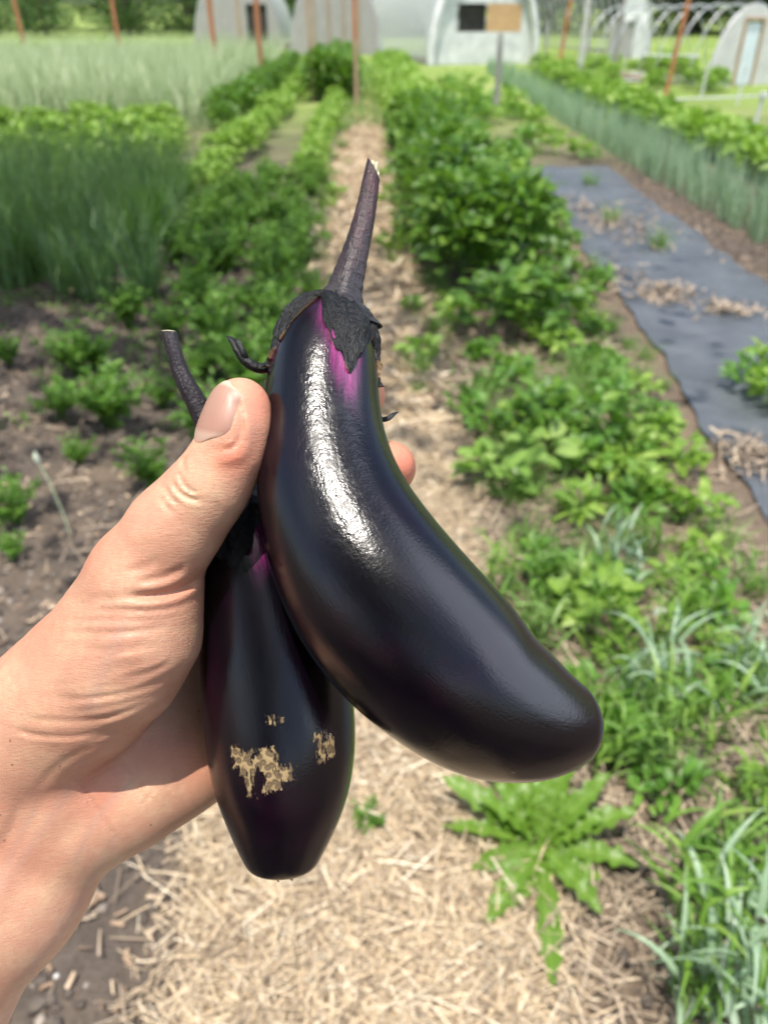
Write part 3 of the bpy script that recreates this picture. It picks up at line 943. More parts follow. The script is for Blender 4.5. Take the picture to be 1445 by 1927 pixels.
# ------------------------------------------------------------------ stakes, posts, hoop houses
M_orange = plain('orange_wood', (0.30, 0.11, 0.045), (0.46, 0.20, 0.09), 9, 0.75, 0.3, (1, 1, 0.15))
M_tan = plain('tan_wood', (0.30, 0.20, 0.12), (0.46, 0.33, 0.21), 9, 0.8, 0.3, (1, 1, 0.15))
M_greyw = plain('grey_wood', (0.20, 0.19, 0.17), (0.36, 0.34, 0.31), 9, 0.85, 0.4, (1, 1, 0.15))
M_white = plain('white_paint', (0.46, 0.47, 0.48), (0.72, 0.72, 0.71), 2.2, 0.55, 0.1)
M_galv = plain('galvanised_pipe', (0.42, 0.43, 0.44), (0.58, 0.59, 0.60), 12, 0.4, 0.0, metal=0.5)
M_board = plain('weathered_boards', (0.26, 0.25, 0.24), (0.40, 0.385, 0.37), 5, 0.85, 0.4, (6, 6, 0.4))
M_ply = plain('tan_plywood', (0.42, 0.25, 0.12), (0.58, 0.37, 0.19), 4, 0.7, 0.2, (1, 1, 4))
M_dark = plain('painted_interior_shade', (0.02, 0.02, 0.018), (0.05, 0.045, 0.04), 4, 0.9, 0.0)  # near-black colour stands in for the unlit insides of the hoop houses
M_pale = plain('pale_wall_film', (0.44, 0.43, 0.42), (0.58, 0.57, 0.55), 3, 0.5, 0.1)


def film_mat():
    m, nt, bs = newmat('greenhouse_film')
    bs.inputs['Base Color'].default_value = (0.72, 0.74, 0.75, 1)
    bs.inputs['Roughness'].default_value = 0.35
    tr = nt.nodes.new('ShaderNodeBsdfTransparent'); tl = nt.nodes.new('ShaderNodeBsdfTranslucent')
    tl.inputs['Color'].default_value = (0.8, 0.82, 0.83, 1)
    a = nt.nodes.new('ShaderNodeMixShader'); a.inputs[0].default_value = 0.35
    b = nt.nodes.new('ShaderNodeMixShader'); b.inputs[0].default_value = 0.48
    L = nt.links.new
    L(bs.outputs[0], a.inputs[1]); L(tl.outputs[0], a.inputs[2])
    L(a.outputs[0], b.inputs[1]); L(tr.outputs[0], b.inputs[2])
    L(b.outputs[0], nt.nodes['Material Output'].inputs['Surface'])
    return m


M_film = film_mat()


def stake(name, base, h, w, lean, mats, label, group=None, split=None, cat='stake'):
    """square timber stake, worn: slightly bowed, with a pointed lower part and chamfered top"""
    t = empty(name, base, 0, label, cat, group)
    n = 9
    zz = np.linspace(-.05, h, n)
    P = np.stack([lean[0] * zz + .006 * np.sin(zz * 3), lean[1] * zz, zz], 1)
    def piece(nm, i0, i1, mat):
        sub = P[i0:i1 + 1]
        th = np.linspace(PI / 4, 2 * PI + PI / 4, 4, endpoint=False)
        mb = MB()
        ring = []
        for k, p in enumerate(sub):
            ww = w * (1 + .05 * math.sin(k * 2.1)) * (.8 if (i1 == n - 1 and k == len(sub) - 1) else 1)
            for j in range(4):
                for dl in (-.16, .16):
                    a = th[j] + dl
                    ring.append(p + ww * .66 * np.array([math.cos(a), math.sin(a) * .8, 0]))
        ring = np.array(ring); m = len(sub); sg = 8
        a = np.arange(m - 1)[:, None] * sg + np.arange(sg)[None]; b = np.arange(m - 1)[:, None] * sg + (np.arange(sg)[None] + 1) % sg
        mb.add(ring, np.stack([a, b, b + sg, a + sg], -1).reshape(-1, 4))
        e = ring[-sg:]; c = sub[-1] + [0, 0, .01]
        mb.add(np.vstack([e, c + (e - c) * .05]), [[k, (k + 1) % sg, (k + 1) % sg + sg, k + sg] for k in range(sg)])
        mb.build(nm, mat, t, False)
    if split is None:
        piece('shaft', 0, n - 1, mats[0])
    else:
        k = int(round(split * (n - 1)))
        piece('lower_shaft', 0, k, mats[0]); piece('painted_top', k, n - 1, mats[1])
    return t


def gy(x, y):
    return np.array([x, y, float(zg(y))])


def at(px, y):
    """ground point at distance y along the field seen near column px (rough)"""
    return gy((px - CX) / FPX * (y * math.cos(PITCH) + CH * math.sin(PITCH)), y)


OG = 'orange stakes behind the rye'
stake('wooden_stake', at(62, 29), 2.4, .10, (-.03, 0), [M_orange], 'orange brown wooden stake behind the rye, leftmost of all the stakes')
stake('wooden_stake', at(236, 28), 2.4, .10, (-.01, 0), [M_orange], 'lone orange brown wooden stake behind the middle of the rye')
stake('wooden_stake', at(412, 24.5), 2.3, .12, (-.01, 0), [M_orange], 'thick orange stake at the grey shed, left one of its three')
stake('wooden_stake', at(459, 31), 2.6, .10, (-.01, 0), [M_tan], 'dull tan stake between two orange stakes before the grey shed')
stake('wooden_stake', at(495, 23), 2.4, .11, (0, 0), [M_orange], 'orange stake standing at the right end of the rye')
stake('wooden_stake', G(671, 205), 2.6, .085, (-.004, 0), [M_tan, M_orange], 'tall stake left of the path, tan below and orange above, nearest the path', None, .55)
stake('wooden_stake', G(589, 190), 2.5, .08, (-.01, 0), [M_tan], 'tall plain tan stake behind the bright plants, left of the two-coloured stake')
stake('wooden_stake', G(1250, 185), 2.05, .085, (.085, 0), [M_orange], 'leaning orange stake before the small hoop house on the right')
stake('wooden_stake', G(1052, 120), 2.9, .11, (.09, 0), [M_orange], 'leaning orange stake before the bare hoops')
stake('wooden_stake', G(842, 105), 2.6, .10, (.09, 0), [M_orange], 'orange stake leaning against the white front of the large hoop house')
stake('fence_post', G(932, 212), 1.42, .10, (.004, 0), [M_greyw], 'short grey weathered post right of the pepper row', None, None, 'post')
stake('fence_post', G(1090, 132), 2.3, .15, (.01, 0), [M_pale], 'pale grey post standing between the bare hoops and the leaning stake', None, None, 'post')
stake('fence_post', G(1153, 137), 2.6, .14, (.02, 0), [M_greyw], 'tall grey post at the corner of the white end wall', None, None, 'post')
for px, py, lab in ((1318, 186, 'thin white pipe stake in front of the small hoop house, left one'), (1386, 197, 'thin white pipe stake below the door of the small hoop house')):
    g = G(px, py); t = empty('pipe_stake', g, 0, lab, 'stake')
    MB().tube([(0, 0, -.03), (0.01, 0, .35), (.03, 0, .72)], .026, 10).build('pipe', M_white, t)
    MB().tube([(.03, 0, .715), (.031, 0, .735), (.032, 0, .75)], .033, 10).build('cap', M_white, t)
# white irrigation riser with its cross pipe
g = G(1406, 292)
t = empty('pipe_riser', g, 0, 'white pipe riser with a long cross pipe, right edge beyond the lettuce', 'pipe')
MB().tube([(0, 0, -.03), (.01, 0, .4), (.03, 0, .78)], .024, 10).build('upright', M_white, t)
MB().tube(np.array([(-.75, 1.2, .62), (-.4, .6, .68), (.03, 0, .75), (.7, -.4, .78), (1.6, -.9, .8)]), .014, 10).build('cross_pipe', M_white, t)
MB().box((.03, 0, .76), (.07, .07, .08)).build('joint', M_white, t, False)

# white plant tag and white scrap
g = G(998, 712)
t = empty('plant_tag', g, .2, 'small white plastic plant tag standing upright right of the straw path', 'tag')
MB().box((0, 0, .055), (.026, .003, .07)).build('tag_blade', M_white, t, False)
MB().box((0, 0, .005), (.012, .003, .05)).build('tag_spike', M_white, t, False)
V, F, U = blades([(0, 0, .0)], .4, 1.1, .9, .05, .022, 5, 'leaf', .5)
o = MB().add(V, F, U).build('plastic_scrap', M_white); g = G(1213, 1225); o.location = (g[0], g[1], g[2] + .14)
tag(o, 'small white plastic scrap caught in the grass weeds on the right', 'scrap')

# ---- hoop houses


def hoop_pts(r, h, n=22):
    a = np.linspace(0, PI, n)
    z = np.sin(a); x = -np.cos(a)
    return np.stack([x * r * (1 + .03 * np.sin(a) ** 2), np.zeros(n), h * z], 1)


def hoop_house(base, rz, r, h, length, nh, label, pipe=.03, cover=None, front=None):
    t = empty('hoop_house', base, rz, label, 'hoop house')
    L = hoop_pts(r, h)
    for i in range(nh):
        y = length * i / (nh - 1)
        MB().tube(L + [0, y, 0], pipe, 7).build('hoop', M_galv, t)
    mb = MB()
    mb.tube(np.array([(0, -.05, h - pipe * 2.2), (0, length * .5, h - pipe * 2.2), (0, length, h - pipe * 2.2)]), pipe * .8, 7)
    mb.build('ridge_pipe', M_galv, t)
    for s in (-1, 1):
        MB().box((s * (r + .09), length / 2, .14), (.07, length, .22)).build('base_board', M_greyw, t, False)
    if cover:
        a0, a1, y0, y1 = cover
        a = np.linspace(a0, a1, 22); y = np.linspace(y0, y1, 26)
        A, Y = np.meshgrid(a, y, indexing='ij')
        k = 1.018 + .006 * np.sin(Y * 9)
        V = np.stack([-np.cos(A) * r * (1 + .03 * np.sin(A) ** 2) * k, Y, h * np.sin(A) * k + .02], -1).reshape(-1, 3)
        idx = np.arange(len(V)).reshape(A.shape)
        MB().add(V, np.stack([idx[:-1, :-1], idx[1:, :-1], idx[1:, 1:], idx[:-1, 1:]], -1).reshape(-1, 4)).build('film_cover', M_film, t)
    return t


def end_wall(t, r, h, y, mat, holes=(), x0=-1.0, x1=1.0, z0=0, thick=.05, name='end_wall', xmap=None):
    """a wall filling the arch, left out where the openings are"""
    n = 64
    xs = np.linspace(x0, x1, n) * r * .985
    mb = MB()
    for i in range(n - 1):
        xa, xb = xs[i], xs[i + 1]; xm = (xa + xb) / 2
        def top(x):
            c = min(1, abs(x) / r); return h * max(0, (1 - c * c)) ** .5 * .985
        spans = [(z0, None)]
        for (hx0, hx1, hz0, hz1) in holes:
            if hx0 <= xm <= hx1:
                spans = [(z0, hz0), (hz1, None)]
        for a, b in spans:
            ta = top(xa) if b is None else b; tb = top(xb) if b is None else b
            if max(ta, tb) - a < .01: continue
            ta = max(ta, a + .001); tb = max(tb, a + .001)
            v = [(xa, y, a), (xb, y, a), (xb, y, tb), (xa, y, ta), (xa, y + thick, a), (xb, y + thick, a), (xb, y + thick, tb), (xa, y + thick, ta)]
            mb.add(v, [[0, 1, 2, 3], [5, 4, 7, 6], [3, 2, 6, 7]])
    return mb.build(name, mat, t, False)


# large hoop house behind the pepper row: white front, plywood panel, film on its left side
b = at(906, 34)
h1 = hoop_house(b, .30, 2.1, 3.4, 12, 15, 'large white fronted hoop house with a plywood panel, behind the pepper row', .05, (0.02, 1.55, 0, 9))
wl = M_white
end_wall(h1, 2.1, 3.4, -.06, wl, [(-1.15, 1.5, 1.05, 1.95)])
MB().box((.78, -.03, 1.5), (1.38, .06, .88)).build('plywood_panel', M_ply, h1, False)
MB().box((-.45, .12, 1.5), (1.06, .03, .88)).build('opening_shade_panel', M_dark, h1, False)  # sheet filling the opening, its dark colour gives the shade inside
MB().tube(hoop_pts(2.14, 3.46) + [0, -.14, 0], .15, 8).build('front_arch', M_white, h1)
# bare hoops to the right
b = at(1085, 37)
h2 = hoop_house(b, .22, 3.2, 4.3, 12, 18, 'bare hoop house without film, a row of metal hoops with a part white end wall', .045)
end_wall(h2, 3.2, 4.3, .02, M_white, [(1.2, 2.4, 0, 1.35)], .52, 1.0)
MB().box((1.85, .1, .68), (1.1, .04, 1.34)).build('grey_door', M_board, h2, False)
# small one on the right with a door
b = at(1390, 24.8)
h3 = hoop_house(b, .5, 1.4, 1.95, 5.2, 9, 'small hoop house with a pale front wall and blue white door, right edge', .018)
end_wall(h3, 1.4, 1.95, -.05, M_pale, [(-.36, .36, 0, 1.55)])
M_door = plain('blue_white_film', (0.50, 0.57, 0.62), (0.64, 0.70, 0.74), 2, 0.4, 0.1)
d = MB().box((0, -.03, .77), (.62, .04, 1.48)).build('door', M_door, h3, False)
for x in (-.36, .36): MB().box((x, -.075, .78), (.08, .05, 1.56)).build('door_post', M_tan, h3, False)
MB().box((0, -.075, 1.6), (.80, .05, .07)).build('lintel', M_tan, h3, False)
# grey houses on the left
b = at(634, 40)
h4 = hoop_house(b, .05, 2.0, 3.3, 8, 8, 'grey weathered hoop house left of the straw path, behind the dark plants', .03, (0.02, 3.12, .05, 8))
end_wall(h4, 2.0, 3.3, -.06, M_board)
for x in (-.95, -.3, .35, 1.0): MB().box((x, -.10, 1.1), (.07, .05, 2.2)).build('batten', M_tan, h4, False)
b = at(452, 44)
h5 = hoop_house(b, .02, 2.1, 3.3, 8, 8, 'grey hoop house beyond the right end of the rye, behind three stakes', .03, (0.02, 3.12, .05, 8))
end_wall(h5, 2.1, 3.3, -.06, M_board, [(.5, 1.5, 0, 1.9)])
MB().box((1.0, .05, .95), (.98, .04, 1.88)).build('doorway_shade_panel', M_dark, h5, False)  # board closing the doorway, indoor shade painted as its dark colour
# low bench and lumber between the two right-hand houses
b = at(1250, 27)
t = empty('work_bench', b, -.25, 'long low white topped bench left of the small hoop house', 'bench')
MB().box((0, 0, .62), (1.7, .6, .06)).build('bench_top', M_white, t, False)
for x in (-.75, .75):
    for y in (-.22, .22): MB().box((x, y, .29), (.07, .07, .6)).build('leg', M_greyw, t, False)
for i, (px, yy, a, L, mt, lab) in enumerate(((1190, 26, .3, 1.6, M_white, 'pale plank lying lowest in the lumber heap by the bench'), (1200, 26.2, -.2, 1.5, M_tan, 'tan plank lying across the lumber heap by the bench'), (1222, 25.4, -.5, 1.3, M_pale, 'short pale plank leaning on the lumber heap'), (1240, 25.2, .15, 1.2, M_tan, 'tan plank lying nearest the lettuce bed'))):
    g = at(px, yy)
    o = MB().box((0, 0, .06 + .07 * (i % 3)), (L, .16, .05), np.array(Matrix.Rotation(a, 3, 'Z') @ Matrix.Rotation(.06 * i, 3, 'Y'))).build('plank', mt, None, False)
    o.location = g; tag(o, lab, 'plank')
t = empty('roof_board', at(1060, 30), 0, 'pale board on two posts above the leaning orange stake, at the top of the picture', 'board')
MB().box((0, 0, 2.18), (1.5, .3, .12)).build('board', M_pale, t, False)
for x in (-.7, .7): MB().box((x, 0, 1.05), (.07, .07, 2.14)).build('post', M_greyw, t, False)
# ------------------------------------------------------------------ eggplants (local frame = camera frame, metres)
def eggskin(name, scar=False):
    m, nt, bs = newmat(name)
    L = nt.links.new
    uv = nt.nodes.new('ShaderNodeUVMap'); uv.uv_map = 'skin'
    uvn = nt.nodes.new('ShaderNodeUVMap'); uvn.uv_map = 'UVMap'
    at_ = nt.nodes.new('ShaderNodeAttribute'); at_.attribute_name = 'pink'
    co = coord(nt, 'Object')
    streak = noise(nt, mapping(nt, uv.outputs[0], (0.11, 0.010, 1)), 1.0, 4, 0.6)
    base = ramp(nt, [(0.3, (0.0012, 0.0009, 0.0018)), (0.55, (0.0024, 0.0010, 0.0030)), (0.8, (0.0085, 0.0012, 0.0065))])
    L(noise(nt, co, 38, 3), base.inputs[0])
    pk = math_(nt, 'MULTIPLY', at_.outputs['Fac'], math_(nt, 'ADD', math_(nt, 'MULTIPLY', streak, 1.5), 0.15), clamp=True)
    pr = ramp(nt, [(0, (0.0, 0.0, 0.0)), (0.35, (0.035, 0.005, 0.028)), (0.75, (0.16, 0.016, 0.095)), (1, (0.26, 0.045, 0.165))])
    L(pk, pr.inputs[0])
    col = mixc(nt, math_(nt, 'MULTIPLY', pk, 1.6, clamp=True), base.outputs[0], pr.outputs[0])
    # tiny pale nicks
    v = nt.nodes.new('ShaderNodeTexVoronoi'); v.inputs['Scale'].default_value = 1.0
    L(mapping(nt, uv.outputs[0], (0.045, 0.022, 1)), v.inputs['Vector'])
    sepc = nt.nodes.new('ShaderNodeSeparateColor'); L(v.outputs['Color'], sepc.inputs[0])
    nick = math_(nt, 'MULTIPLY', math_(nt, 'LESS_THAN', v.outputs['Distance'], 0.065), math_(nt, 'GREATER_THAN', sepc.outputs[0], 0.90))
    col = mixc(nt, math_(nt, 'MULTIPLY', nick, 0.55), col, (0.30, 0.20, 0.11))
    rough = ramp(nt, [(0.3, (0.10,) * 3), (0.7, (0.16,) * 3)])
    L(noise(nt, mapping(nt, uv.outputs[0], (0.05, 0.016, 1)), 1.0, 4), rough.inputs[0])
    rg = rough.outputs[0]
    # skin relief: fine pebbling, pores, faint lengthwise lines
    peb = noise(nt, uv.outputs[0], 0.17, 3, 0.6)
    fine = noise(nt, uv.outputs[0], 0.5, 2, 0.5)
    lines = noise(nt, mapping(nt, uv.outputs[0], (0.30, 0.02, 1)), 1.0, 3, 0.6)
    pv = nt.nodes.new('ShaderNodeTexVoronoi'); pv.inputs['Scale'].default_value = 0.055
    L(uv.outputs[0], pv.inputs['Vector'])
    pore = math_(nt, 'SMOOTH_MIN', pv.outputs['Distance'], 0.10, 0.05)
    h = math_(nt, 'ADD', math_(nt, 'ADD', math_(nt, 'MULTIPLY', peb, 0.45), math_(nt, 'MULTIPLY', fine, 0.16)), math_(nt, 'ADD', math_(nt, 'MULTIPLY', lines, 0.30), math_(nt, 'MULTIPLY', pore, -2.0)))
    if scar:
        s = nt.nodes.new('ShaderNodeSeparateXYZ'); L(uv.outputs[0], s.inputs[0])
        n1 = math_(nt, 'SUBTRACT', noise(nt, mapping(nt, uv.outputs[0], (0.055, 0.032, 1)), 1.0, 6, 0.78), 0.5)
        n2 = math_(nt, 'SUBTRACT', noise(nt, mapping(nt, uv.outputs[0], (0.22, 0.03, 1)), 1.0, 4, 0.7), 0.5)
        wob = math_(nt, 'ADD', math_(nt, 'MULTIPLY', n1, 52), math_(nt, 'MULTIPLY', n2, 44))
        d = None
        for (x0, x1, y0, y1) in SCARS:
            dx = math_(nt, 'SUBTRACT', math_(nt, 'ABSOLUTE', math_(nt, 'SUBTRACT', s.outputs[0], (x0 + x1) / 2)), (x1 - x0) / 2)
            dy = math_(nt, 'SUBTRACT', math_(nt, 'ABSOLUTE', math_(nt, 'SUBTRACT', s.outputs[1], (y0 + y1) / 2)), (y1 - y0) / 2)
            e = math_(nt, 'MAXIMUM', dx, dy)
            d = e if d is None else math_(nt, 'MINIMUM', d, e)
        mask = math_(nt, 'MULTIPLY', math_(nt, 'LESS_THAN', math_(nt, 'ADD', d, wob), 0.0), math_(nt, 'LESS_THAN', noise(nt, mapping(nt, uv.outputs[0], (0.16, 0.09, 1)), 1.0, 4, 0.8), 0.66))
        ve = nt.nodes.new('ShaderNodeTexVoronoi'); ve.voronoi_dimensions = '2D'; ve.feature = 'SMOOTH_F1'; ve.inputs['Smoothness'].default_value = 0.08; ve.inputs['Scale'].default_value = 0.074
        dn = nt.nodes.new('ShaderNodeTexNoise'); dn.inputs['Scale'].default_value = 0.12; L(uv.outputs[0], dn.inputs['Vector'])
        L(mixc(nt, 8.0, uv.outputs[0], dn.outputs['Color'], 'ADD'), ve.inputs['Vector'])
        cells = ramp(nt, [(0.0, (0.14, 0.095, 0.05)), (0.38, (0.085, 0.053, 0.025)), (0.47, (0.19, 0.13, 0.06)), (0.60, (0.30, 0.215, 0.105))])
        L(ve.outputs['Distance'], cells.inputs[0])
        cc = mixc(nt, math_(nt, 'MULTIPLY', noise(nt, uv.outputs[0], 0.4, 3), 0.15), cells.outputs[0], (0.14, 0.10, 0.055))
        col = mixc(nt, mask, col, cc)
        rg = mixc(nt, mask, rg, (0.75, 0.75, 0.75))
        h = math_(nt, 'ADD', h, math_(nt, 'MULTIPLY', mask, math_(nt, 'ADD', 0.3, math_(nt, 'MULTIPLY', ve.outputs['Distance'], 1.4))))
    L(col, bs.inputs['Base Color'])
    L(rg, bs.inputs['Roughness'])
    bs.inputs['Specular IOR Level'].default_value = 0.56
    # the skin is coarser on the upper flank, smooth and waxy elsewhere
    su = nt.nodes.new('ShaderNodeSeparateXYZ'); L(uv.outputs[0], su.inputs[0])
    ew = math_(nt, 'ADD', math_(nt, 'DIVIDE', math_(nt, 'ABSOLUTE', math_(nt, 'ADD', su.outputs[0], -4.0)), 42.0), math_(nt, 'MULTIPLY', math_(nt, 'SUBTRACT', noise(nt, uv.outputs[0], 0.02, 4, 0.7), 0.5), 1.3))
    el = math_(nt, 'DIVIDE', math_(nt, 'SUBTRACT', su.outputs[1], 350.0), 200.0)
    dist = math_(nt, 'ADD', math_(nt, 'POWER', ew, 2.0), math_(nt, 'POWER', el, 2.0))
    coarse = nt.nodes.new('ShaderNodeMapRange'); coarse.interpolation_type = 'SMOOTHSTEP'
    L(dist, coarse.inputs[0]); coarse.inputs[1].default_value = 0.1; coarse.inputs[2].default_value = 2.2
    coarse.inputs[3].default_value = 1.0; coarse.inputs[4].default_value = 0.0
    cb = math_(nt, 'MULTIPLY', math_(nt, 'MULTIPLY', coarse.outputs[0], 0.05 if scar else 0.46), math_(nt, 'ADD', math_(nt, 'MULTIPLY', noise(nt, uv.outputs[0], 0.11, 3, 0.6), 1.2), math_(nt, 'MULTIPLY', noise(nt, mapping(nt, uv.outputs[0], (0.03, 0.05, 1)), 1.0, 3), 1.2)))
    h = math_(nt, 'ADD', math_(nt, 'MULTIPLY', h, 0.42), cb)
    L(math_(nt, 'ADD', rg, math_(nt, 'MULTIPLY', coarse.outputs[0], math_(nt, 'ADD', 0.03 if scar else 0.02, math_(nt, 'MULTIPLY', math_(nt, 'SUBTRACT', noise(nt, mapping(nt, uv.outputs[0], (0.035, 0.02, 1)), 1.0, 4, 0.65), 0.38, clamp=True), 0.1 if scar else 0.9)))), bs.inputs['Roughness'])
    bump(nt, bs, h, 0.6, 0.00060)
    return m


def calyx_mat():
    m, nt, bs = newmat('calyx')
    co = coord(nt, 'Object')
    uv = coord(nt, 'UV')
    s = nt.nodes.new('ShaderNodeSeparateXYZ'); nt.links.new(uv, s.inputs[0])
    f = noise(nt, mapping(nt, uv, (60, 5, 1)), 1.0, 5, 0.65)
    f2 = noise(nt, co, 420, 5, 0.65)
    h = math_(nt, 'ADD', math_(nt, 'MULTIPLY', f, 1.0), math_(nt, 'MULTIPLY', f2, 0.5))
    r = ramp(nt, [(0.40, (0.002, 0.002, 0.003)), (0.60, (0.007, 0.007, 0.008)), (0.80, (0.034, 0.029, 0.028))])
    nt.links.new(math_(nt, 'MULTIPLY', h, 0.66), r.inputs[0])
    edge = math_(nt, 'GREATER_THAN', s.outputs[1], 0.975)
    c = mixc(nt, math_(nt, 'MULTIPLY', edge, 0.8), r.outputs[0], (0.22, 0.14, 0.07))
    nt.links.new(c, bs.inputs['Base Color'])
    bs.inputs['Roughness'].default_value = 0.40
    bs.inputs['Specular IOR Level'].default_value = 0.42
    bump(nt, bs, h, 1.0, 0.0018)
    return m


def stem_mat(k=1.0):
    m, nt, bs = newmat('eggplant_stem')
    uv = coord(nt, 'UV')
    f = noise(nt, mapping(nt, uv, (14, 5, 1)), 1.0, 5, 0.65)
    f3 = noise(nt, mapping(nt, uv, (22, 60, 1)), 1.0, 3, 0.6)
    s = nt.nodes.new('ShaderNodeSeparateXYZ'); nt.links.new(uv, s.inputs[0])
    r = ramp(nt, [(0.32, (0.012, 0.008, 0.011)), (0.52, (0.016 + .020 * k, 0.013, 0.018)), (0.68, (0.03 + .055 * k, 0.027, 0.034)), (0.80, (0.20, 0.12, 0.09))])
    nt.links.new(f, r.inputs[0])
    dark = ramp(nt, [(0.3, (0.008, 0.008, 0.011)), (0.75, (0.045, 0.04, 0.043))]); nt.links.new(f3, dark.inputs[0])
    k = nt.nodes.new('ShaderNodeMapRange'); nt.links.new(s.outputs[1], k.inputs[0])
    k.inputs[1].default_value = 0.15; k.inputs[2].default_value = 0.7; k.inputs[3].default_value = 0.9; k.inputs[4].default_value = 0.05
    nt.links.new(mixc(nt, k.outputs[0], r.outputs[0], dark.outputs[0]), bs.inputs['Base Color'])
    bs.inputs['Roughness'].default_value = 0.42
    h = math_(nt, 'ADD', f, math_(nt, 'MULTIPLY', f3, 0.6))
    bump(nt, bs, h, 0.8, 0.0009)
    return m


M_calyx, M_eggstem, M_darkstem = calyx_mat(), stem_mat(), stem_mat(.1)
M_cut = plain('fresh_cut', (0.42, 0.40, 0.22), (0.66, 0.63, 0.44), 900, 0.7, 0.6, (1, 1, .1), bdist=.0008)
SCARS = [(-80, -50, 522, 560), (-60, -32, 528, 572), (-20, 12, 522, 566), (-12, 22, 560, 606), (12, 42, 560, 586), (-46, -4, 536, 552), (-47, -38, 565, 618), (94, 105, 514, 564), (108, 118, 528, 545), (118, 134, 518, 554), (4, 14, 462, 478), (27, 31, 468, 474)]
eggs = {}


def eggplant(name, spine, label, mat, lobes, notch, stem, pinks, seed, lump=0.012):
    """spine rows: px, py, depth(mm), half width(px)"""
    r = np.random.default_rng(seed)
    S = np.array([[*(C3(a, b, d / 1000)), w * d / 1000 / FPX] for a, b, d, w in spine])
    n, seg = 220, 144
    P, s = spline(S, n)
    for it in range(70):
        c = slice(1, -1); q3 = P.copy()
        P[c, :3] = .5 * q3[c, :3] + .25 * (q3[:-2, :3] + q3[2:, :3])
        if it < 60: P[5:-9, 3] = .5 * q3[5:-9, 3] + .25 * (q3[4:-10, 3] + q3[6:-8, 3])
        if it < 6: P[c, 3] = .5 * P[c, 3] + .25 * (P[:-2, 3] + P[2:, 3])
    Ltot = s[-1]
    rad = P[:, 3]; P = P[:, :3]
    T, Nn, B = frames(P, (0, 0, 1))
    th = np.linspace(-PI, PI, seg, endpoint=False)
    lum = 1 + lump * (np.sin(2 * th[None] + 3 * s[:, None] / Ltot + seed) + .6 * np.sin(3 * th[None] - 5 * s[:, None] / Ltot) + .3 * np.sin(7 * s[:, None] / Ltot + th[None]))
    Rr = rad[:, None] * lum
    V = P[:, None] + Rr[..., None] * (np.cos(th)[None, :, None] * Nn[:, None] + np.sin(th)[None, :, None] * B[:, None])
    pxm = FPX / 0.262                                          # surface units: about one photo pixel
    skin = np.stack([-th[None] * rad[:, None] * pxm, np.broadcast_to(s[:, None] * pxm, Rr.shape)], -1)
    idx = np.arange(n * seg).reshape(n, seg); nx = np.roll(idx, -1, 1)
    F = np.stack([idx[:-1], nx[:-1], nx[1:], idx[1:]], -1).reshape(-1, 4)
    U = np.stack(np.broadcast_arrays(th[None] / (2 * PI) + .5, (s / Ltot)[:, None]), -1)
    root = empty(name, (0, 0, 0), 0, label, 'eggplant')
    base = C3(spine[-2][0], spine[-2][1], spine[-2][2] / 1000)
    W = CAMM @ Matrix.Translation(base)
    root.matrix_world = W
    o = lambda A: np.asarray(A) - base
    body = MB().add(o(V), F, U).build('fruit', mat, root)
    me = body.data
    uv2 = me.uv_layers.new(name='skin')
    uv2.data.foreach_set('uv', skin.reshape(-1, 2)[[l.vertex_index for l in me.loops]].astype(np.float32).ravel())
    # calyx length as a function of angle (metres along the fruit)
    tq = np.linspace(-PI, PI, 361)
    def smax(t):
        out = np.full_like(t, notch[0])
        for (c, w, Lb, pw) in lobes:
            d = np.abs((t - R(c) + PI) % (2 * PI) - PI) / R(w)
            out = np.maximum(out, notch[0] + (Lb - notch[0]) * np.clip(1 - d ** pw, 0, 1))
        return out
    # pigment: magenta just beyond the calyx edge where the sun never reached
    pink = np.zeros((n, seg))
    e = smax(th)
    for (c, w, reach, amt) in pinks:
        d = np.abs((th - R(c) + PI) % (2 * PI) - PI) / R(w)
        k = np.clip(1 - d ** 2, 0, 1)
        q = (s[:, None] - e[None]) / reach
        pink = np.maximum(pink, amt * k[None] * np.clip(1 - q, 0, 1) ** 0.8)
    at = me.attributes.new('pink', 'FLOAT', 'POINT')
    at.data.foreach_set('value', pink.astype(np.float32).ravel())
    # calyx shell
    m, kk = 216, 46
    t2 = np.linspace(-PI, PI, m, endpoint=False)
    sm = smax(t2) * (1 + .007 * r.normal(0, 1, m) + .02 * np.sin(t2 * 17) * np.sin(t2 * 5)) + .0006 * np.sin(t2 * 23)
    tt = np.linspace(0, 1, kk)
    def fruit(tA, sA):
        i = np.clip(np.interp(sA, s, np.arange(n)), 0, n - 1)
        Pc = np.stack([np.interp(i, np.arange(n), P[:, q]) for q in range(3)], -1)
        Nc = np.stack([np.interp(i, np.arange(n), Nn[:, q]) for q in range(3)], -1)
        Bc = np.stack([np.interp(i, np.arange(n), B[:, q]) for q in range(3)], -1)
        rc = np.interp(i, np.arange(n), rad)
        j = (tA + PI) / (2 * PI) * seg
        lc = 1 + lump * (np.sin(2 * tA + 3 * sA / Ltot + seed) + .6 * np.sin(3 * tA - 5 * sA / Ltot) + .3 * np.sin(7 * sA / Ltot + tA))
        dirv = np.cos(tA)[..., None] * Nc + np.sin(tA)[..., None] * Bc
        return Pc, dirv, rc * lc
    TA, TT = np.meshgrid(t2, tt, indexing='ij')
    SA = TT * sm[:, None]
    Pc, dv, rc = fruit(TA, SA)
    wr = r.normal(0, 1, TA.shape)
    for it in range(5): wr = .5 * wr + .25 * (np.roll(wr, 1, 0) + np.roll(wr, -1, 0))
    for it in range(9): wr[:, 1:-1] = .4 * wr[:, 1:-1] + .3 * (wr[:, :-2] + wr[:, 2:])
    wr = wr / wr.std() * .00042
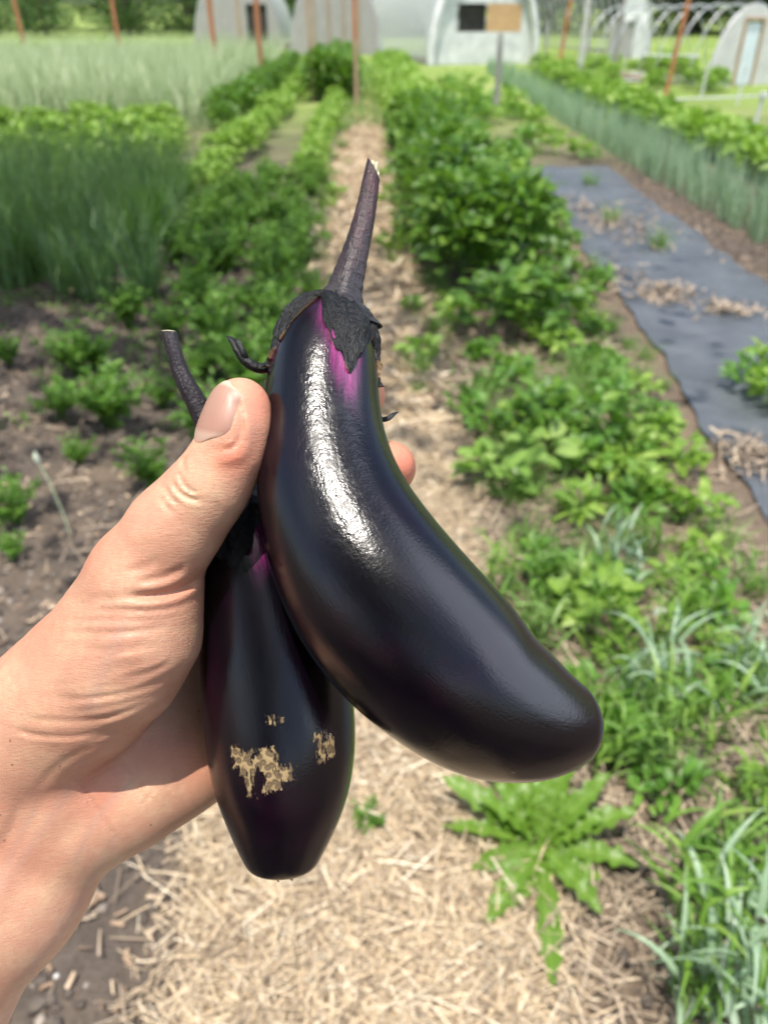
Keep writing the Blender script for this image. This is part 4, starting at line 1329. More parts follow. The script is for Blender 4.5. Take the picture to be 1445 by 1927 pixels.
    rib = .0006 * np.sin(TA * 14 + 2 * np.sin(TA * 3)) * (1.1 - TT) + .00022 * np.sin(SA * 1900 + 5 * np.sin(TA * 5) + 3 * np.sin(TA * 11)) * (1 - TT)
    off = .0009 + .0018 * np.sin(PI * np.clip(TT * 1.15 + .1, 0, 1)) + rib + r.normal(0, .00010, TA.shape) + wr
    out = Pc + dv * (rc + off)[..., None]
    inn = Pc + dv * (rc + .0001)[..., None]
    idx = np.arange(m * kk).reshape(m, kk); nx = np.roll(idx, -1, 0)
    F1 = np.stack([idx[:, :-1], idx[:, 1:], nx[:, 1:], nx[:, :-1]], -1).reshape(-1, 4)
    mb = MB().add(o(out.reshape(-1, 3)), F1, np.stack([TA / (2 * PI) + .5, TT * .97], -1))
    edge = np.stack([out[:, -1], inn[:, -1]], 1)
    ie = np.arange(m * 2).reshape(m, 2); je = np.roll(ie, -1, 0)
    mb.add(o(edge.reshape(-1, 3)), np.stack([ie[:, 0], ie[:, 1], je[:, 1], je[:, 0]], -1), np.full((m * 2, 2), 0.99))
    cal = mb.build('calyx', M_calyx, root)
    # stem
    SP = np.array([[*(C3(a, b, d / 1000)), w * d / 1000 / FPX] for a, b, d, w in stem])
    q, ss = spline(SP, 90)
    sg = 40; tth = np.linspace(PI, 3 * PI, sg, endpoint=False)
    T2, N2, B2 = frames(q[:, :3])
    rl = 1 + .06 * np.sin(5 * tth[None] + 6 * ss[:, None] / ss[-1]) * (1 - ss / ss[-1])[:, None] + .035 * np.sin(ss * 1500)[:, None] * np.clip(1 - 1.6 * ss / ss[-1], 0, 1)[:, None] + r.normal(0, .012, (90, sg))
    SV = q[:, None, :3] + (q[:, 3, None] * rl)[..., None] * (np.cos(tth)[None, :, None] * N2[:, None] + np.sin(tth)[None, :, None] * B2[:, None])
    # slanted broken end: left side reaches higher
    slant = (SV[-1] - q[-1, :3])
    for k in range(10):
        SV[-1 - k] += T2[-1] * (-(slant[:, 0]) * stem_slant.get(name + str(seed), .6) * (1 - k / 10))[:, None]
    idx = np.arange(90 * sg).reshape(90, sg); nx = np.roll(idx, -1, 1)
    mb = MB().add(o(SV.reshape(-1, 3)), np.stack([idx[:-1], nx[:-1], nx[1:], idx[1:]], -1).reshape(-1, 4), np.stack(np.broadcast_arrays(tth[None] / (2 * PI), (ss / ss[-1])[:, None]), -1))
    stm = mb.build('stem', M_eggstem if seed == 1 else M_darkstem, root)
    rim = SV[-1]; c = rim.mean(0)
    rings = [rim, c + (rim - c) * .8 + T2[-1] * .0003, c + (rim - c) * .5 + T2[-1] * .0002, c + (rim - c) * .04]
    cutv = np.stack(rings); i4 = np.arange(4 * sg).reshape(4, sg); n4 = np.roll(i4, -1, 1)
    mb = MB().add(o(cutv.reshape(-1, 3)), np.stack([i4[:-1], n4[:-1], n4[1:], i4[1:]], -1).reshape(-1, 4))
    if seed == 1:                                            # torn fibres at the break
        for k in range(34):
            a = r.uniform(0, 2 * PI); p = c + (rim[int(a / (2 * PI) * sg) % sg] - c) * r.uniform(.0, .85)
            side = np.array([1, 0, 0]) * r.uniform(-.2, .8)
            p2 = p + T2[-1] * r.uniform(.0006, .0030) * (1.2 if p[0] > c[0] else .6) + side * .0006
            mb.tube(o(np.array([p - T2[-1] * .0005, (p + p2) / 2, p2])), [.00045, .0004, .00015], 5)
    mb.build('cut_end', M_cut, stm)
    return root, o, cal, (P, rad, s, Nn, B)


stem_slant = {'eggplant1': 1.1, 'eggplant2': .25}

e1_spine = [(640, 560, 271, 18), (637, 570, 271, 44), (631, 588, 271, 66), (622, 620, 270, 84), (613, 660, 268, 96), (608, 705, 265, 104), (605, 770, 261.5, 111), (607, 840, 258, 122), (616, 905, 255, 135), (636, 975, 252, 148), (668, 1045, 249, 161), (715, 1120, 247, 171), (772, 1187, 246, 173), (838, 1249, 245.5, 168), (902, 1304, 246, 154), (966, 1337, 247, 136), (1024, 1356, 248, 114), (1068, 1362, 249, 91), (1098, 1363, 250, 70), (1117, 1362, 250.5, 47), (1129, 1361, 251, 22), (1132, 1361, 251, 2)]
e1_stem = [(638, 604, 271, 78), (640, 588, 271, 60), (642, 572, 271.3, 45), (646, 556, 271.7, 36.5), (651, 538, 272, 32), (660, 508, 272.5, 28.5), (672, 465, 273, 24), (683, 420, 273.5, 21), (692, 375, 274, 18), (699, 335, 274, 16.5), (703, 318, 274, 16)]
e1, o1, cal1, g1 = eggplant('eggplant', e1_spine, 'large curved dark purple eggplant in front, stem pointing up, tip hanging right', eggskin('eggplant_skin'),
    [(-27, 47, .0365, 1.25), (76, 50, .0300, 2.0), (-98, 36, .0320, 1.8), (152, 42, .024, 1.5), (-160, 36, .024, 1.5)], (.0052,), e1_stem,
    [(-20, 30, .020, 1.0), (8, 26, .016, .7), (62, 16, .008, .6)], 1)
e2_spine = [(436, 905, 283, 12), (438, 915, 283, 36), (443, 935, 284, 62), (452, 965, 285, 82), (466, 1005, 286, 98), (480, 1050, 286.5, 110), (492, 1100, 287, 119), (504, 1170, 287, 128), (515, 1240, 287, 136), (523, 1310, 287, 140), (529, 1375, 286.5, 140), (532, 1440, 286, 134), (533, 1500, 285, 121), (532, 1560, 284, 99), (531, 1600, 283, 81), (531, 1626, 282.5, 67), (531, 1640, 282, 55), (531, 1647, 282, 36), (531, 1649, 282, 14), (531, 1649.5, 282, 2)]
e2_stem = [(437, 925, 284, 34), (428, 895, 284, 33), (412, 850, 283, 28), (393, 805, 281, 23.5), (374, 765, 279, 20.5), (352, 725, 277, 17.5), (336, 690, 276, 15.5), (326, 655, 275, 14.5), (318, 624, 274.5, 14)]
e2, o2, cal2, g2 = eggplant('eggplant', e2_spine, 'straight dark purple eggplant behind, under the thumb, with a tan net-like scar', eggskin('eggplant_skin_scarred', True),
    [(8, 40, .0300, 1.5), (80, 42, .026, 1.6), (-68, 40, .0260, 1.6), (152, 42, .024, 1.5), (-145, 40, .024, 1.5)], (.011,), e2_stem,
    [(-20, 20, .018, 1.0), (42, 14, .010, .7)], 2)


def ribbon(path, wid, tk):
    """curled dry calyx tip: flat tapering strip with a trough"""
    Q = np.array([[*(C3(a, b, d / 1000)), w * d / 1000 / FPX] for (a, b, d), w in zip(path, wid)])
    q, s = spline(Q, 40)
    T, Nn, B = frames(q[:, :3], (0, 0.3, 1))
    th = np.linspace(0, 2 * PI, 16, endpoint=False)
    w = q[:, 3]
    tw = np.linspace(.4, 1.5, 40)
    A = np.cos(tw)[:, None] * B + np.sin(tw)[:, None] * Nn
    D = np.cross(T, A)
    Vv = q[:, None, :3] + w[:, None, None] * np.cos(th)[None, :, None] * A[:, None] + (np.minimum(w, tk)[:, None] * (np.sin(th)[None] + .9 * np.cos(th)[None] ** 2))[..., None] * D[:, None]
    idx = np.arange(40 * 16).reshape(40, 16); nx = np.roll(idx, -1, 1)
    return Vv.reshape(-1, 3), np.stack([idx[:-1], nx[:-1], nx[1:], idx[1:]], -1).reshape(-1, 4)


mb = MB()
V, F = ribbon([(520, 668, 269), (506, 690, 268), (484, 692, 266), (462, 680, 265), (446, 660, 265), (436, 642, 266), (427, 632, 267)], [14, 11, 10, 10, 9, 6, 1.5], .0009); mb.add(o1(V), F)
V, F = ribbon([(462, 681, 265.5), (456, 664, 264), (449, 648, 264), (442, 637, 265)], [8, 7, 5, 1.5], .0008); mb.add(o1(V), F)
mb.build('curled_tip', M_calyx, e1)
mb = MB()
V, F = ribbon([(705, 775, 279), (716, 787, 279), (728, 787, 279), (739, 780, 280), (749, 775, 281)], [8, 5, 4.5, 3.5, 1.2], .0008); mb.add(o1(V), F)
mb.build('curled_tip', M_calyx, e1)
mb = MB()
for k in range(9):
    a = rng.uniform(0, 6.28); p = C3(536 + 14 * math.cos(a), 1650, .282) + np.array([0, 0, .003 * math.sin(a)])
    mb.tube(o2(np.array([p + [0, .0008, 0], p - [rng.normal(0, .0004), .0003, 0], p - [rng.normal(0, .0006), .0010, 0]])), [.0006, .0005, .0002], 5)
mb.build('blossom_scar', M_calyx, e2)
# ------------------------------------------------------------------ the hand and forearm: one surface from a distance field
def surface_nets(Fv, org, h):
    ins = Fv < 0
    nx, ny, nz = Fv.shape
    offs = [(i, j, k) for i in (0, 1) for j in (0, 1) for k in (0, 1)]
    sl = lambda o: (slice(o[0], nx - 1 + o[0]), slice(o[1], ny - 1 + o[1]), slice(o[2], nz - 1 + o[2]))
    cnt = np.zeros((nx - 1, ny - 1, nz - 1), np.int8)
    for o in offs: cnt += ins[sl(o)]
    act = (cnt > 0) & (cnt < 8)
    ids = np.full(act.shape, -1, np.int64)
    cells = np.argwhere(act)
    ids[act] = np.arange(len(cells))
    vals = {o: Fv[sl(o)][act] for o in offs}
    acc = np.zeros((len(cells), 3)); num = np.zeros(len(cells))
    for a in offs:
        for ax in range(3):
            if a[ax] == 0:
                b = list(a); b[ax] = 1; b = tuple(b)
                fa, fb = vals[a], vals[b]
                m = (fa < 0) != (fb < 0)
                t = np.where(m, fa / np.where(m, fa - fb, 1), 0)
                p = np.tile(np.array(a, float), (len(cells), 1)); p[:, ax] += t
                acc[m] += p[m]; num[m] += 1
    V = org + (cells + acc / num[:, None]) * h
    quads = []
    for ax in range(3):
        o1, o2 = [(1, 2), (2, 0), (0, 1)][ax]
        s0 = [slice(0, n) for n in (nx, ny, nz)]; s1 = list(s0)
        s0[ax] = slice(0, Fv.shape[ax] - 1); s1[ax] = slice(1, Fv.shape[ax])
        A, Bq = ins[tuple(s0)], ins[tuple(s1)]
        e = np.argwhere(A != Bq)
        e = e[(e[:, o1] > 0) & (e[:, o2] > 0) & (e[:, o1] < Fv.shape[o1] - 1) & (e[:, o2] < Fv.shape[o2] - 1)]
        q = []
        for (d1, d2) in ((-1, -1), (0, -1), (0, 0), (-1, 0)):
            c = e.copy(); c[:, o1] += d1; c[:, o2] += d2
            q.append(ids[c[:, 0], c[:, 1], c[:, 2]])
        q = np.stack(q, 1)
        flip = ~A[e[:, 0], e[:, 1], e[:, 2]]
        q[flip] = q[flip][:, ::-1]
        quads.append(q)
    return V, np.vstack(quads)


H = 0.00082
lo = np.array([-.262, -.330, -.385]); hi = np.array([.022, .060, -.215])
dims = ((hi - lo) / H).astype(int)
gx, gyv, gz = [(lo[k] + np.arange(dims[k]) * H).astype(np.float32) for k in range(3)]
BIG = 0.05


def field():
    return np.full(tuple(dims), BIG, np.float32)


def cone(f, a, b, k):
    """smooth union of a rounded cone; a, b = (px, py, depth mm, r px)"""
    A = C3(a[0], a[1], a[2] / 1000); Bq = C3(b[0], b[1], b[2] / 1000)
    ra, rb = a[3] * a[2] / 1000 / FPX, b[3] * b[2] / 1000 / FPX
    m = max(ra, rb) + k + .006
    l = np.clip(((np.minimum(A, Bq) - m - lo) / H).astype(int), 0, dims); u = np.clip(((np.maximum(A, Bq) + m - lo) / H).astype(int) + 1, 0, dims)
    if np.any(u <= l): return
    X = gx[l[0]:u[0], None, None]; Y = gyv[None, l[1]:u[1], None]; Z = gz[None, None, l[2]:u[2]]
    ab = Bq - A; L2 = float(ab @ ab) + 1e-12
    t = np.clip(((X - A[0]) * ab[0] + (Y - A[1]) * ab[1] + (Z - A[2]) * ab[2]) / L2, 0, 1)
    d = np.sqrt((X - A[0] - t * ab[0]) ** 2 + (Y - A[1] - t * ab[1]) ** 2 + (Z - A[2] - t * ab[2]) ** 2) - (ra + (rb - ra) * t)
    v = f[l[0]:u[0], l[1]:u[1], l[2]:u[2]]
    smin_into(v, d.astype(np.float32), k)


def smin_into(v, d, k):
    h = np.maximum(k - np.abs(v - d), 0) / k
    v[...] = np.minimum(v, d) - h * h * k * .25


def chain(f, pts_, k):
    for a, b in zip(pts_[:-1], pts_[1:]): cone(f, a, b, k)


# thumb and its ball
fT = field()
chain(fT, [(453, 764, 247, 53), (447, 800, 247, 57), (434, 850, 248, 60), (398, 912, 250, 67), (362, 955, 253, 72), (325, 1000, 256, 82), (270, 1085, 262, 96), (160, 1275, 282, 122)], .006)
chain(fT, [(284, 1135, 262, 88), (268, 1190, 264, 102), (225, 1255, 269, 108), (165, 1310, 277, 105), (120, 1360, 285, 95)], .008)
chain(fT, [(150, 1290, 281, 122), (90, 1345, 287, 124), (-60, 1560, 297, 132)], .010)
# palm and forearm
fP = field()
ARM = [(0, 1488), (105, 1558)]
chain(fP, [(40, 1432, 296, 118), (-70, 1590, 297, 126), (-230, 1820, 296, 136), (-420, 2110, 292, 150), (-640, 2440, 288, 165)], .014)
chain(fP, [(115, 1545, 303, 118), (20, 1680, 301, 124), (-140, 1908, 298, 128), (-340, 2200, 293, 145), (-580, 2540, 288, 162)], .014)
chain(fP, [(60, 1470, 300, 118), (160, 1500, 305, 104), (250, 1474, 309, 98), (345, 1424, 314, 88), (480, 1355, 334, 80), (555, 1290, 344, 66)], .014)
for mx, my, md in ((470, 990, 338), (510, 1085, 344), (540, 1185, 347), (560, 1285, 344)):
    chain(fP, [(120, 1440, 303, 105), (260, 1360, 316, 92), (mx, my, md, 60)], .012)
chain(fP, [(300, 1130, 290, 60), (470, 990, 338, 58)], .012)
smin_into(fT, fP, .0045)
del fP
# fingers, each its own chain
for ch_ in ([(470, 985, 338, 56), (580, 850, 341, 48), (660, 768, 320, 43), (681, 744, 299, 39), (682, 740, 291, 36)],
            [(510, 1080, 344, 57), (640, 965, 352, 50), (712, 906, 330, 47), (732, 880, 300, 46), (736, 876, 286, 43)],
            [(540, 1180, 347, 55), (680, 1095, 353, 48), (735, 1060, 330, 45), (742, 1040, 304, 42)],
            [(560, 1285, 344, 48), (655, 1215, 348, 41), (698, 1185, 328, 37), (708, 1165, 308, 34)]):
    f2 = field()
    chain(f2, ch_, .004)
    smin_into(fT, f2, .0022)
    del f2

# creases and ridges, worked into the skin as seen from the palm side (depth > 0 carves)
FINE = []
for k in range(26):
    yy = 1120 + k * 10.5 + rng.uniform(-4, 4); xa = rng.uniform(60, 190); xb = xa + rng.uniform(90, 190); sl = -.02 - .0011 * max(0, xa - 60) - .0006 * (yy - 1120)
    FINE.append(([(xa, yy), ((xa + xb) / 2, yy + sl * .4 * (xb - xa) + 3), (xb, yy + sl * (xb - xa))], rng.uniform(.10, .22), 4.2))
for k in range(9):
    yy = 1010 + k * 12; FINE.append(([(235 + k * -6, yy + 20), (290, yy + 12), (360 - k * 3, yy - 6)], .13, 4.5))
for k in range(8):
    a = rng.uniform(60, 340); FINE.append(([(a, 1430 + rng.uniform(0, 60)), (a + rng.uniform(10, 40), 1480 + rng.uniform(-20, 30)), (a + rng.uniform(20, 70), 1530 + rng.uniform(-20, 20))], .2, 4.5))
CREASES = FINE + [([(424, 719), (444, 744), (455, 788), (452, 822), (434, 843), (402, 845)], .9, 4), ([(466, 770), (467, 832), (444, 862), (398, 866)], -.5, 9),
           ([(377, 1084), (352, 1102), (318, 1116), (275, 1122), (235, 1120)], 1.9, 8), ([(240, 1121), (190, 1128), (140, 1140)], .7, 7),
           ([(368, 1128), (330, 1143), (280, 1150), (220, 1148), (150, 1152)], .95, 5.5), ([(368, 1146), (320, 1162), (270, 1168), (200, 1168), (125, 1170)], .7, 5),
           ([(330, 1178), (270, 1188), (180, 1190), (95, 1190)], .95, 5), ([(310, 1215), (240, 1222), (150, 1224)], .3, 6),
           ([(340, 1262), (290, 1288), (230, 1306), (150, 1314), (60, 1312)], .85, 5.5), ([(250, 1335), (190, 1352), (120, 1357), (40, 1352)], 1.0, 5.5),
           ([(200, 1372), (140, 1386), (70, 1384), (15, 1370)], .6, 5), ([(330, 1240), (290, 1262), (230, 1278)], .4, 5),
           ([(345, 1290), (300, 1330), (250, 1358), (195, 1382), (140, 1400)], 1.1, 6),
           ([(200, 1395), (150, 1415), (105, 1445), (65, 1490)], .7, 7), ([(120, 1455), (150, 1482), (180, 1520), (205, 1560), (232, 1600)], .6, 5),
           ([(268, 1518), (280, 1500), (290, 1488)], .35, 3.5),
           ([(322, 900), (333, 920), (352, 936), (385, 944)], .9, 4.5), ([(338, 885), (342, 905), (356, 922), (378, 930)], .8, 4.2), ([(310, 915), (322, 938), (345, 955)], .6, 4.5),
           ([(348, 858), (344, 875), (352, 892)], .75, 4), ([(300, 930), (312, 952), (330, 965)], .5, 4.5), ([(415, 968), (405, 945), (398, 935)], .3, 5),
           ([(300, 1050), (270, 1068), (230, 1078)], .35, 7), ([(355, 1060), (310, 1085), (250, 1098)], .4, 6),
           ([(40, 1500), (20, 1560), (-20, 1620)], .35, 10),
           ([(150, 1470), (90, 1545), (20, 1645), (-60, 1760)], -.7, 24), ([(215, 1610), (150, 1700), (70, 1815)], -.3, 20),
           ([(330, 1430), (300, 1480), (280, 1520)], -.35, 22), ([(385, 1330), (330, 1400), (290, 1450)], -.4, 24)]
near = np.argwhere(np.abs(fT) < .0045)
Pn = lo + near * H
pxn = CX + Pn[:, 0] / -Pn[:, 2] * FPX; pyn = CY - Pn[:, 1] / -Pn[:, 2] * FPX
dd = np.zeros(len(near), np.float32)
for poly, dep, wd in CREASES:
    if dep > .6 and poly[0][1] > 1120: dep *= .46
    q = spline(np.array([(*p, 0) for p in poly], float), 30)[0][:, :2]
    m = (pxn > q[:, 0].min() - 3 * wd) & (pxn < q[:, 0].max() + 3 * wd) & (pyn > q[:, 1].min() - 3 * wd) & (pyn < q[:, 1].max() + 3 * wd)
    if not m.any(): continue
    px_, py_ = pxn[m], pyn[m]
    best = np.full(len(px_), 1e9); tb = np.zeros(len(px_))
    for i in range(len(q)):
        d2 = (px_ - q[i, 0]) ** 2 + (py_ - q[i, 1]) ** 2
        k = d2 < best; best[k] = d2[k]; tb[k] = i / (len(q) - 1)
    taper = np.clip(np.minimum(tb, 1 - tb) * 5, .12, 1)
    prof = np.exp(-best / (wd * wd)) - .28 * np.exp(-(np.sqrt(best) - 2.0 * wd) ** 2 / (wd * wd))
    dd[m] += (dep / 1000 * prof * taper).astype(np.float32)
front = np.clip((Pn[:, 2] + .322) / .012, 0, 1)
fT[near[:, 0], near[:, 1], near[:, 2]] += dd * front.astype(np.float32)
HV, HF = surface_nets(fT, lo, H)
del fT
# light relaxing of the grid steps
E = np.vstack([HF[:, [0, 1]], HF[:, [1, 2]], HF[:, [2, 3]], HF[:, [3, 0]]])
for it in range(3):
    acc = np.zeros_like(HV); cn = np.zeros(len(HV))
    for k in range(3):
        acc[:, k] = np.bincount(E[:, 0], HV[E[:, 1], k], len(HV)) + np.bincount(E[:, 1], HV[E[:, 0], k], len(HV))
    cn = np.bincount(E[:, 0], minlength=len(HV)) + np.bincount(E[:, 1], minlength=len(HV))
    HV = HV + (.5 if it != 1 else -.35) * (acc / cn[:, None] - HV)


def skin_mat():
    m, nt, bs = newmat('skin')
    L = nt.links.new
    co = coord(nt, 'Object')
    at_ = nt.nodes.new('ShaderNodeAttribute'); at_.attribute_name = 'flush'
    big = noise(nt, co, 45, 4, 0.6); mid = noise(nt, co, 240, 3, 0.6)
    base = ramp(nt, [(0.3, (0.45, 0.222, 0.150)), (0.5, (0.51, 0.287, 0.190)), (0.68, (0.57, 0.375, 0.240))])
    L(math_(nt, 'ADD', math_(nt, 'MULTIPLY', big, 0.75), math_(nt, 'MULTIPLY', mid, 0.25)), base.inputs[0])
    fl = math_(nt, 'MULTIPLY', at_.outputs['Fac'], math_(nt, 'ADD', 0.7, math_(nt, 'MULTIPLY', mid, 0.6)), clamp=True)
    col = mixc(nt, fl, base.outputs[0], (0.52, 0.155, 0.09))
    vn = nt.nodes.new('ShaderNodeAttribute'); vn.attribute_name = 'vein'
    col = mixc(nt, math_(nt, 'MULTIPLY', vn.outputs['Fac'], 0.30), col, (0.36, 0.25, 0.215))
    spk = nt.nodes.new('ShaderNodeTexVoronoi'); spk.inputs['Scale'].default_value = 130; L(co, spk.inputs['Vector'])
    sc_ = nt.nodes.new('ShaderNodeSeparateColor'); L(spk.outputs['Color'], sc_.inputs[0])
    col = mixc(nt, math_(nt, 'MULTIPLY', math_(nt, 'MULTIPLY', math_(nt, 'LESS_THAN', spk.outputs['Distance'], 0.07), math_(nt, 'GREATER_THAN', sc_.outputs[0], 0.82)), 0.6), col, (0.14, 0.07, 0.045))
    mott = noise(nt, co, 520, 3, 0.7)
    col = mixc(nt, math_(nt, 'MULTIPLY', math_(nt, 'SUBTRACT', mott, 0.35, clamp=True), 0.75), col, (0.46, 0.185, 0.12))
    L(col, bs.inputs['Base Color'])
    bs.inputs['Roughness'].default_value = 0.46
    bs.inputs['Specular IOR Level'].default_value = 0.42
    bs.inputs['Subsurface Weight'].default_value = 0.22
    bs.inputs['Subsurface Radius'].default_value = (1.0, 0.35, 0.2)
    bs.inputs['Subsurface Scale'].default_value = 0.004
    # fine lines: ridges running across the hand, plus small diamond-shaped skin lines
    l1 = noise(nt, mapping(nt, co, (330, 1700, 330), (0, 0, .18)), 1.0, 3, 0.6, dist=.4)
    l2 = noise(nt, mapping(nt, co, (2000, 520, 700), (0, 0, -.5)), 1.0, 3, 0.6, dist=.4)
    pv = nt.nodes.new('ShaderNodeTexVoronoi'); pv.inputs['Scale'].default_value = 1100; L(co, pv.inputs['Vector'])
    h = math_(nt, 'ADD', math_(nt, 'MULTIPLY', l1, 1.0), math_(nt, 'ADD', math_(nt, 'MULTIPLY', l2, 0.55), math_(nt, 'MULTIPLY', pv.outputs['Distance'], 0.25)))
    rr = ramp(nt, [(0.3, (0.40,) * 3), (0.7, (0.56,) * 3)]); L(l1, rr.inputs[0]); L(rr.outputs[0], bs.inputs['Roughness'])
    bump(nt, bs, h, 0.42, 0.00045)
    return m


wrist = C3(80, 1500, .300)
person = MB().add(HV - wrist, HF).build('person', skin_mat())
person.matrix_world = CAMM @ Matrix.Translation(wrist)
tag(person, 'left hand and bare forearm of a person, thumb in front, gripping both eggplants', 'person')
HPX = CX + HV[:, 0] / -HV[:, 2] * FPX; HPY = CY - HV[:, 1] / -HV[:, 2] * FPX
fl = np.zeros(len(HV))
for (x, y, s, a) in ((490, 760, 45, .55), (430, 858, 32, .6), (470, 860, 60, .3), (762, 876, 60, .85), (720, 740, 50, .6), (345, 1110, 70, .30), (180, 1040, 60, .35), (60, 1190, 60, .35), (300, 1400, 60, .35), (200, 1485, 55, .30), (120, 1500, 80, .18), (250, 1160, 60, -.2), (380, 1440, 50, .3), (60, 1620, 60, .2)):
    fl += a * np.exp(-((HPX - x) ** 2 + (HPY - y) ** 2) / (s * s))
a_ = person.data.attributes.new('flush', 'FLOAT', 'POINT')
a_.data.foreach_set('value', np.clip(fl, 0, 1).astype(np.float32))

ve_ = np.zeros(len(HV))
for poly, wd in (([(160, 1440), (100, 1530), (20, 1645), (-60, 1760)], 11), ([(215, 1580), (150, 1690), (60, 1825), (10, 1920)], 9), ([(70, 1520), (30, 1590), (-10, 1690)], 8), ([(250, 1470), (190, 1530), (140, 1620)], 8), ([(230, 1180), (200, 1250), (170, 1330)], 14)):
    q = spline(np.array([(*p, 0) for p in poly], float), 40)[0][:, :2]
    m = (HPX > q[:, 0].min() - 40) & (HPX < q[:, 0].max() + 40) & (HPY > q[:, 1].min() - 40) & (HPY < q[:, 1].max() + 40)
    d2 = ((HPX[m, None] - q[None, :, 0]) ** 2 + (HPY[m, None] - q[None, :, 1]) ** 2).min(1)
    ve_[m] = np.maximum(ve_[m], np.exp(-d2 / (wd * wd)))
a_ = person.data.attributes.new('vein', 'FLOAT', 'POINT')
a_.data.foreach_set('value', ve_.astype(np.float32))

# thumb nail: a curved plate laid on the surface, found by rays from the thumb's axis
bvh = BVHTree.FromPolygons([tuple(v) for v in HV], [tuple(int(i) for i in q) for q in HF])
ax0, ax1 = C3(455, 772, .247), C3(432, 856, .248)
Tn = unit(ax1 - ax0); zc = np.array([0, 0, 1.0]); zc = unit(zc - (zc @ Tn) * Tn); xl = np.cross(Tn, zc)
if xl[0] > 0: xl = -xl                                     # towards the left of the picture
nu, nv = 25, 33
Ln = np.linalg.norm(ax1 - ax0)
rows = []
for j in range(nv):
    v = j / (nv - 1)
    sv = -0.52 + v * 1.42                                   # along the axis, tip to root
    half = 54 * (1 - max(0, (0.13 - v) / .13) ** 2 * .45) * (1 - max(0, (v - .62) / .38) ** 2.2 * .55)
    row = []
    for i in range(nu):
        u = i / (nu - 1) * 2 - 1
        ang = R(51 + u * half)
        svv = sv + .10 * (u * u) * (1 if v < .3 else 0) * (1 - v / .3 if v < .3 else 0) - .12 * u * u * max(0, (v - .6) / .4)
        p = ax0 + Tn * Ln * svv; d = math.cos(ang) * zc + math.sin(ang) * xl
        hit = bvh.ray_cast(Vector(p + d * .03), Vector(-d), .06)
        hp = np.array(hit[0]) if hit[0] is not None else p + d * .009
        edge = min(1, (1 - abs(u)) * 5, v * 6 + .55, (1 - v) * 5)
        row.append(hp + d * (.00015 + .00055 * max(0, edge) ** .6))
    rows.append(row)
NV = np.array(rows)
for it in range(6):                                         # smooth plate
    NV[1:-1, 1:-1] = .5 * NV[1:-1, 1:-1] + .125 * (NV[:-2, 1:-1] + NV[2:, 1:-1] + NV[1:-1, :-2] + NV[1:-1, 2:])
idx = np.arange(nu * nv).reshape(nv, nu)
Fq = np.stack([idx[:-1, :-1], idx[:-1, 1:], idx[1:, 1:], idx[1:, :-1]], -1).reshape(-1, 4)
Uq = np.stack(np.meshgrid(np.linspace(0, 1, nv), np.linspace(0, 1, nu), indexing='ij')[::-1], -1)
mN, nt, bs = newmat('nail')
s = nt.nodes.new('ShaderNodeSeparateXYZ'); nt.links.new(coord(nt, 'UV'), s.inputs[0])
rr = ramp(nt, [(0.0, (0.55, 0.43, 0.33)), (0.05, (0.50, 0.37, 0.28)), (0.10, (0.36, 0.205, 0.15)), (0.78, (0.34, 0.18, 0.135)), (0.86, (0.46, 0.30, 0.23)), (0.95, (0.47, 0.31, 0.24)), (1.0, (0.52, 0.27, 0.18))])
nt.links.new(s.outputs[1], rr.inputs[0])
nt.links.new(rr.outputs[0], bs.inputs['Base Color'])
bs.inputs['Roughness'].default_value = 0.45
bs.inputs['Subsurface Weight'].default_value = 0.15; bs.inputs['Subsurface Scale'].default_value = 0.002
bump(nt, bs, noise(nt, mapping(nt, coord(nt, 'UV'), (26, 1.2, 1)), 1.0, 2), 0.25, 0.0004)
nail = MB().add(NV.reshape(-1, 3) - wrist, Fq, Uq).build('thumb_nail', mN, person)
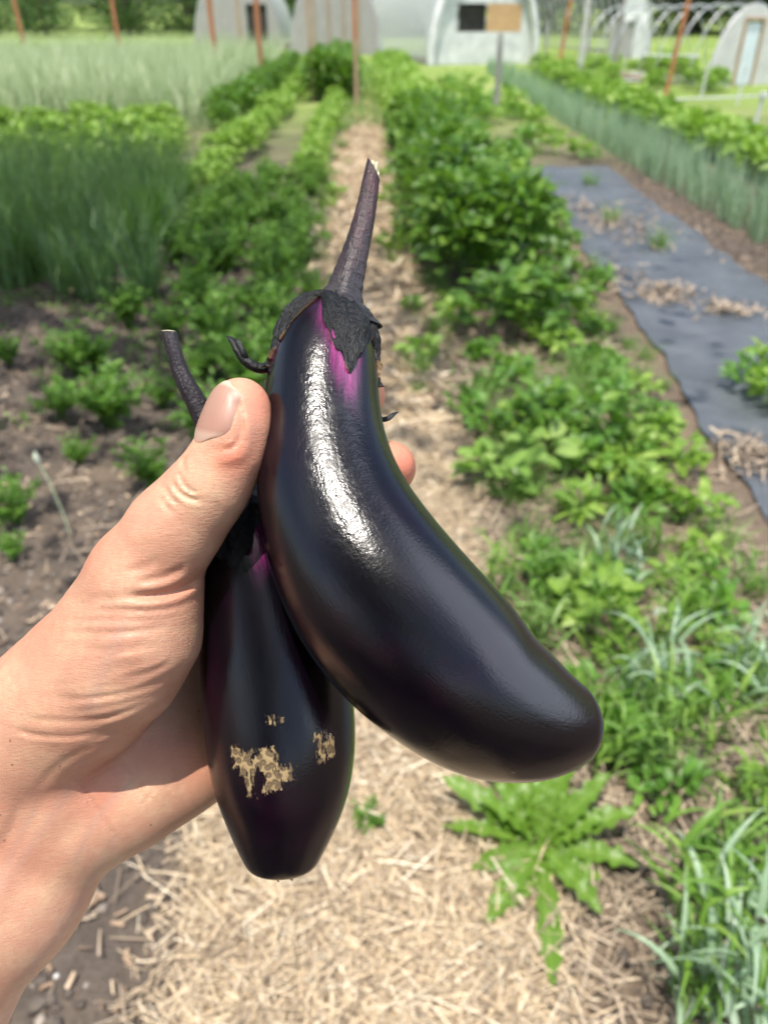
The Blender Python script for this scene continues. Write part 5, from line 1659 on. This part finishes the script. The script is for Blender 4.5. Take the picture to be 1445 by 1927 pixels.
# ------------------------------------------------------------------ light
SUN_EL, SUN_AZ = R(75), R(-160)         # azimuth measured from +Y towards +X: behind the camera, a little left
sd = np.array([math.sin(SUN_AZ) * math.cos(SUN_EL), math.cos(SUN_AZ) * math.cos(SUN_EL), math.sin(SUN_EL)])
ld = bpy.data.lights.new('sun', 'SUN')
ld.energy = 4.3
ld.angle = R(0.53)
ld.color = (1.0, 0.95, 0.86)
sun = bpy.data.objects.new('sun', ld)
COL.objects.link(sun)
sun.rotation_euler = Vector(-sd).to_track_quat('-Z', 'Y').to_euler()
sun.location = (0, -5, 20)
w = bpy.data.worlds.new('World')
scene.world = w
w.use_nodes = True
nt = w.node_tree
sky = nt.nodes.new('ShaderNodeTexSky')
sky.sky_type = 'NISHITA'
sky.sun_disc = False
sky.sun_elevation = SUN_EL
sky.sun_rotation = SUN_AZ
sky.air_density = 1.0; sky.dust_density = 2.5; sky.ozone_density = 1.0
bg = nt.nodes['Background']
dirv = nt.nodes.new('ShaderNodeTexCoord').outputs['Generated']
cn = noise(nt, mapping(nt, dirv, (1.0, 1.0, 1.8)), 2.1, 6, 0.58)
cr = ramp(nt, [(0.55, (0, 0, 0)), (0.70, (1, 1, 1))])
nt.links.new(cn, cr.inputs[0])
# a brighter bank of sunlit cloud stands to the right
vm = nt.nodes.new('ShaderNodeVectorMath'); vm.operation = 'DOT_PRODUCT'
nt.links.new(dirv, vm.inputs[0]); vm.inputs[1].default_value = (.86, -.10, .50)
bank = nt.nodes.new('ShaderNodeMapRange')
nt.links.new(math_(nt, 'ADD', vm.outputs['Value'], math_(nt, 'MULTIPLY', math_(nt, 'SUBTRACT', cn, .5), .5)), bank.inputs[0])
bank.inputs[1].default_value = 0.83; bank.inputs[2].default_value = 0.93
s1 = mixc(nt, math_(nt, 'MULTIPLY', cr.outputs[0], 0.9), sky.outputs[0], (7.5, 7.8, 8.4))
nt.links.new(mixc(nt, bank.outputs[0], s1, (11.5, 12.6, 15.0)), bg.inputs['Color'])
bg.inputs['Strength'].default_value = 0.135
vs = scene.view_settings
vs.view_transform = 'Standard'; vs.look = 'None'; vs.gamma = 1.0; vs.exposure = 0.64
vs.use_curve_mapping = False
cy = scene.cycles
cy.use_denoising = True
cy.use_adaptive_sampling = True
cy.adaptive_threshold = 0.02
cy.max_bounces = 8
cy.transparent_max_bounces = 12
cy.sample_clamp_indirect = 8
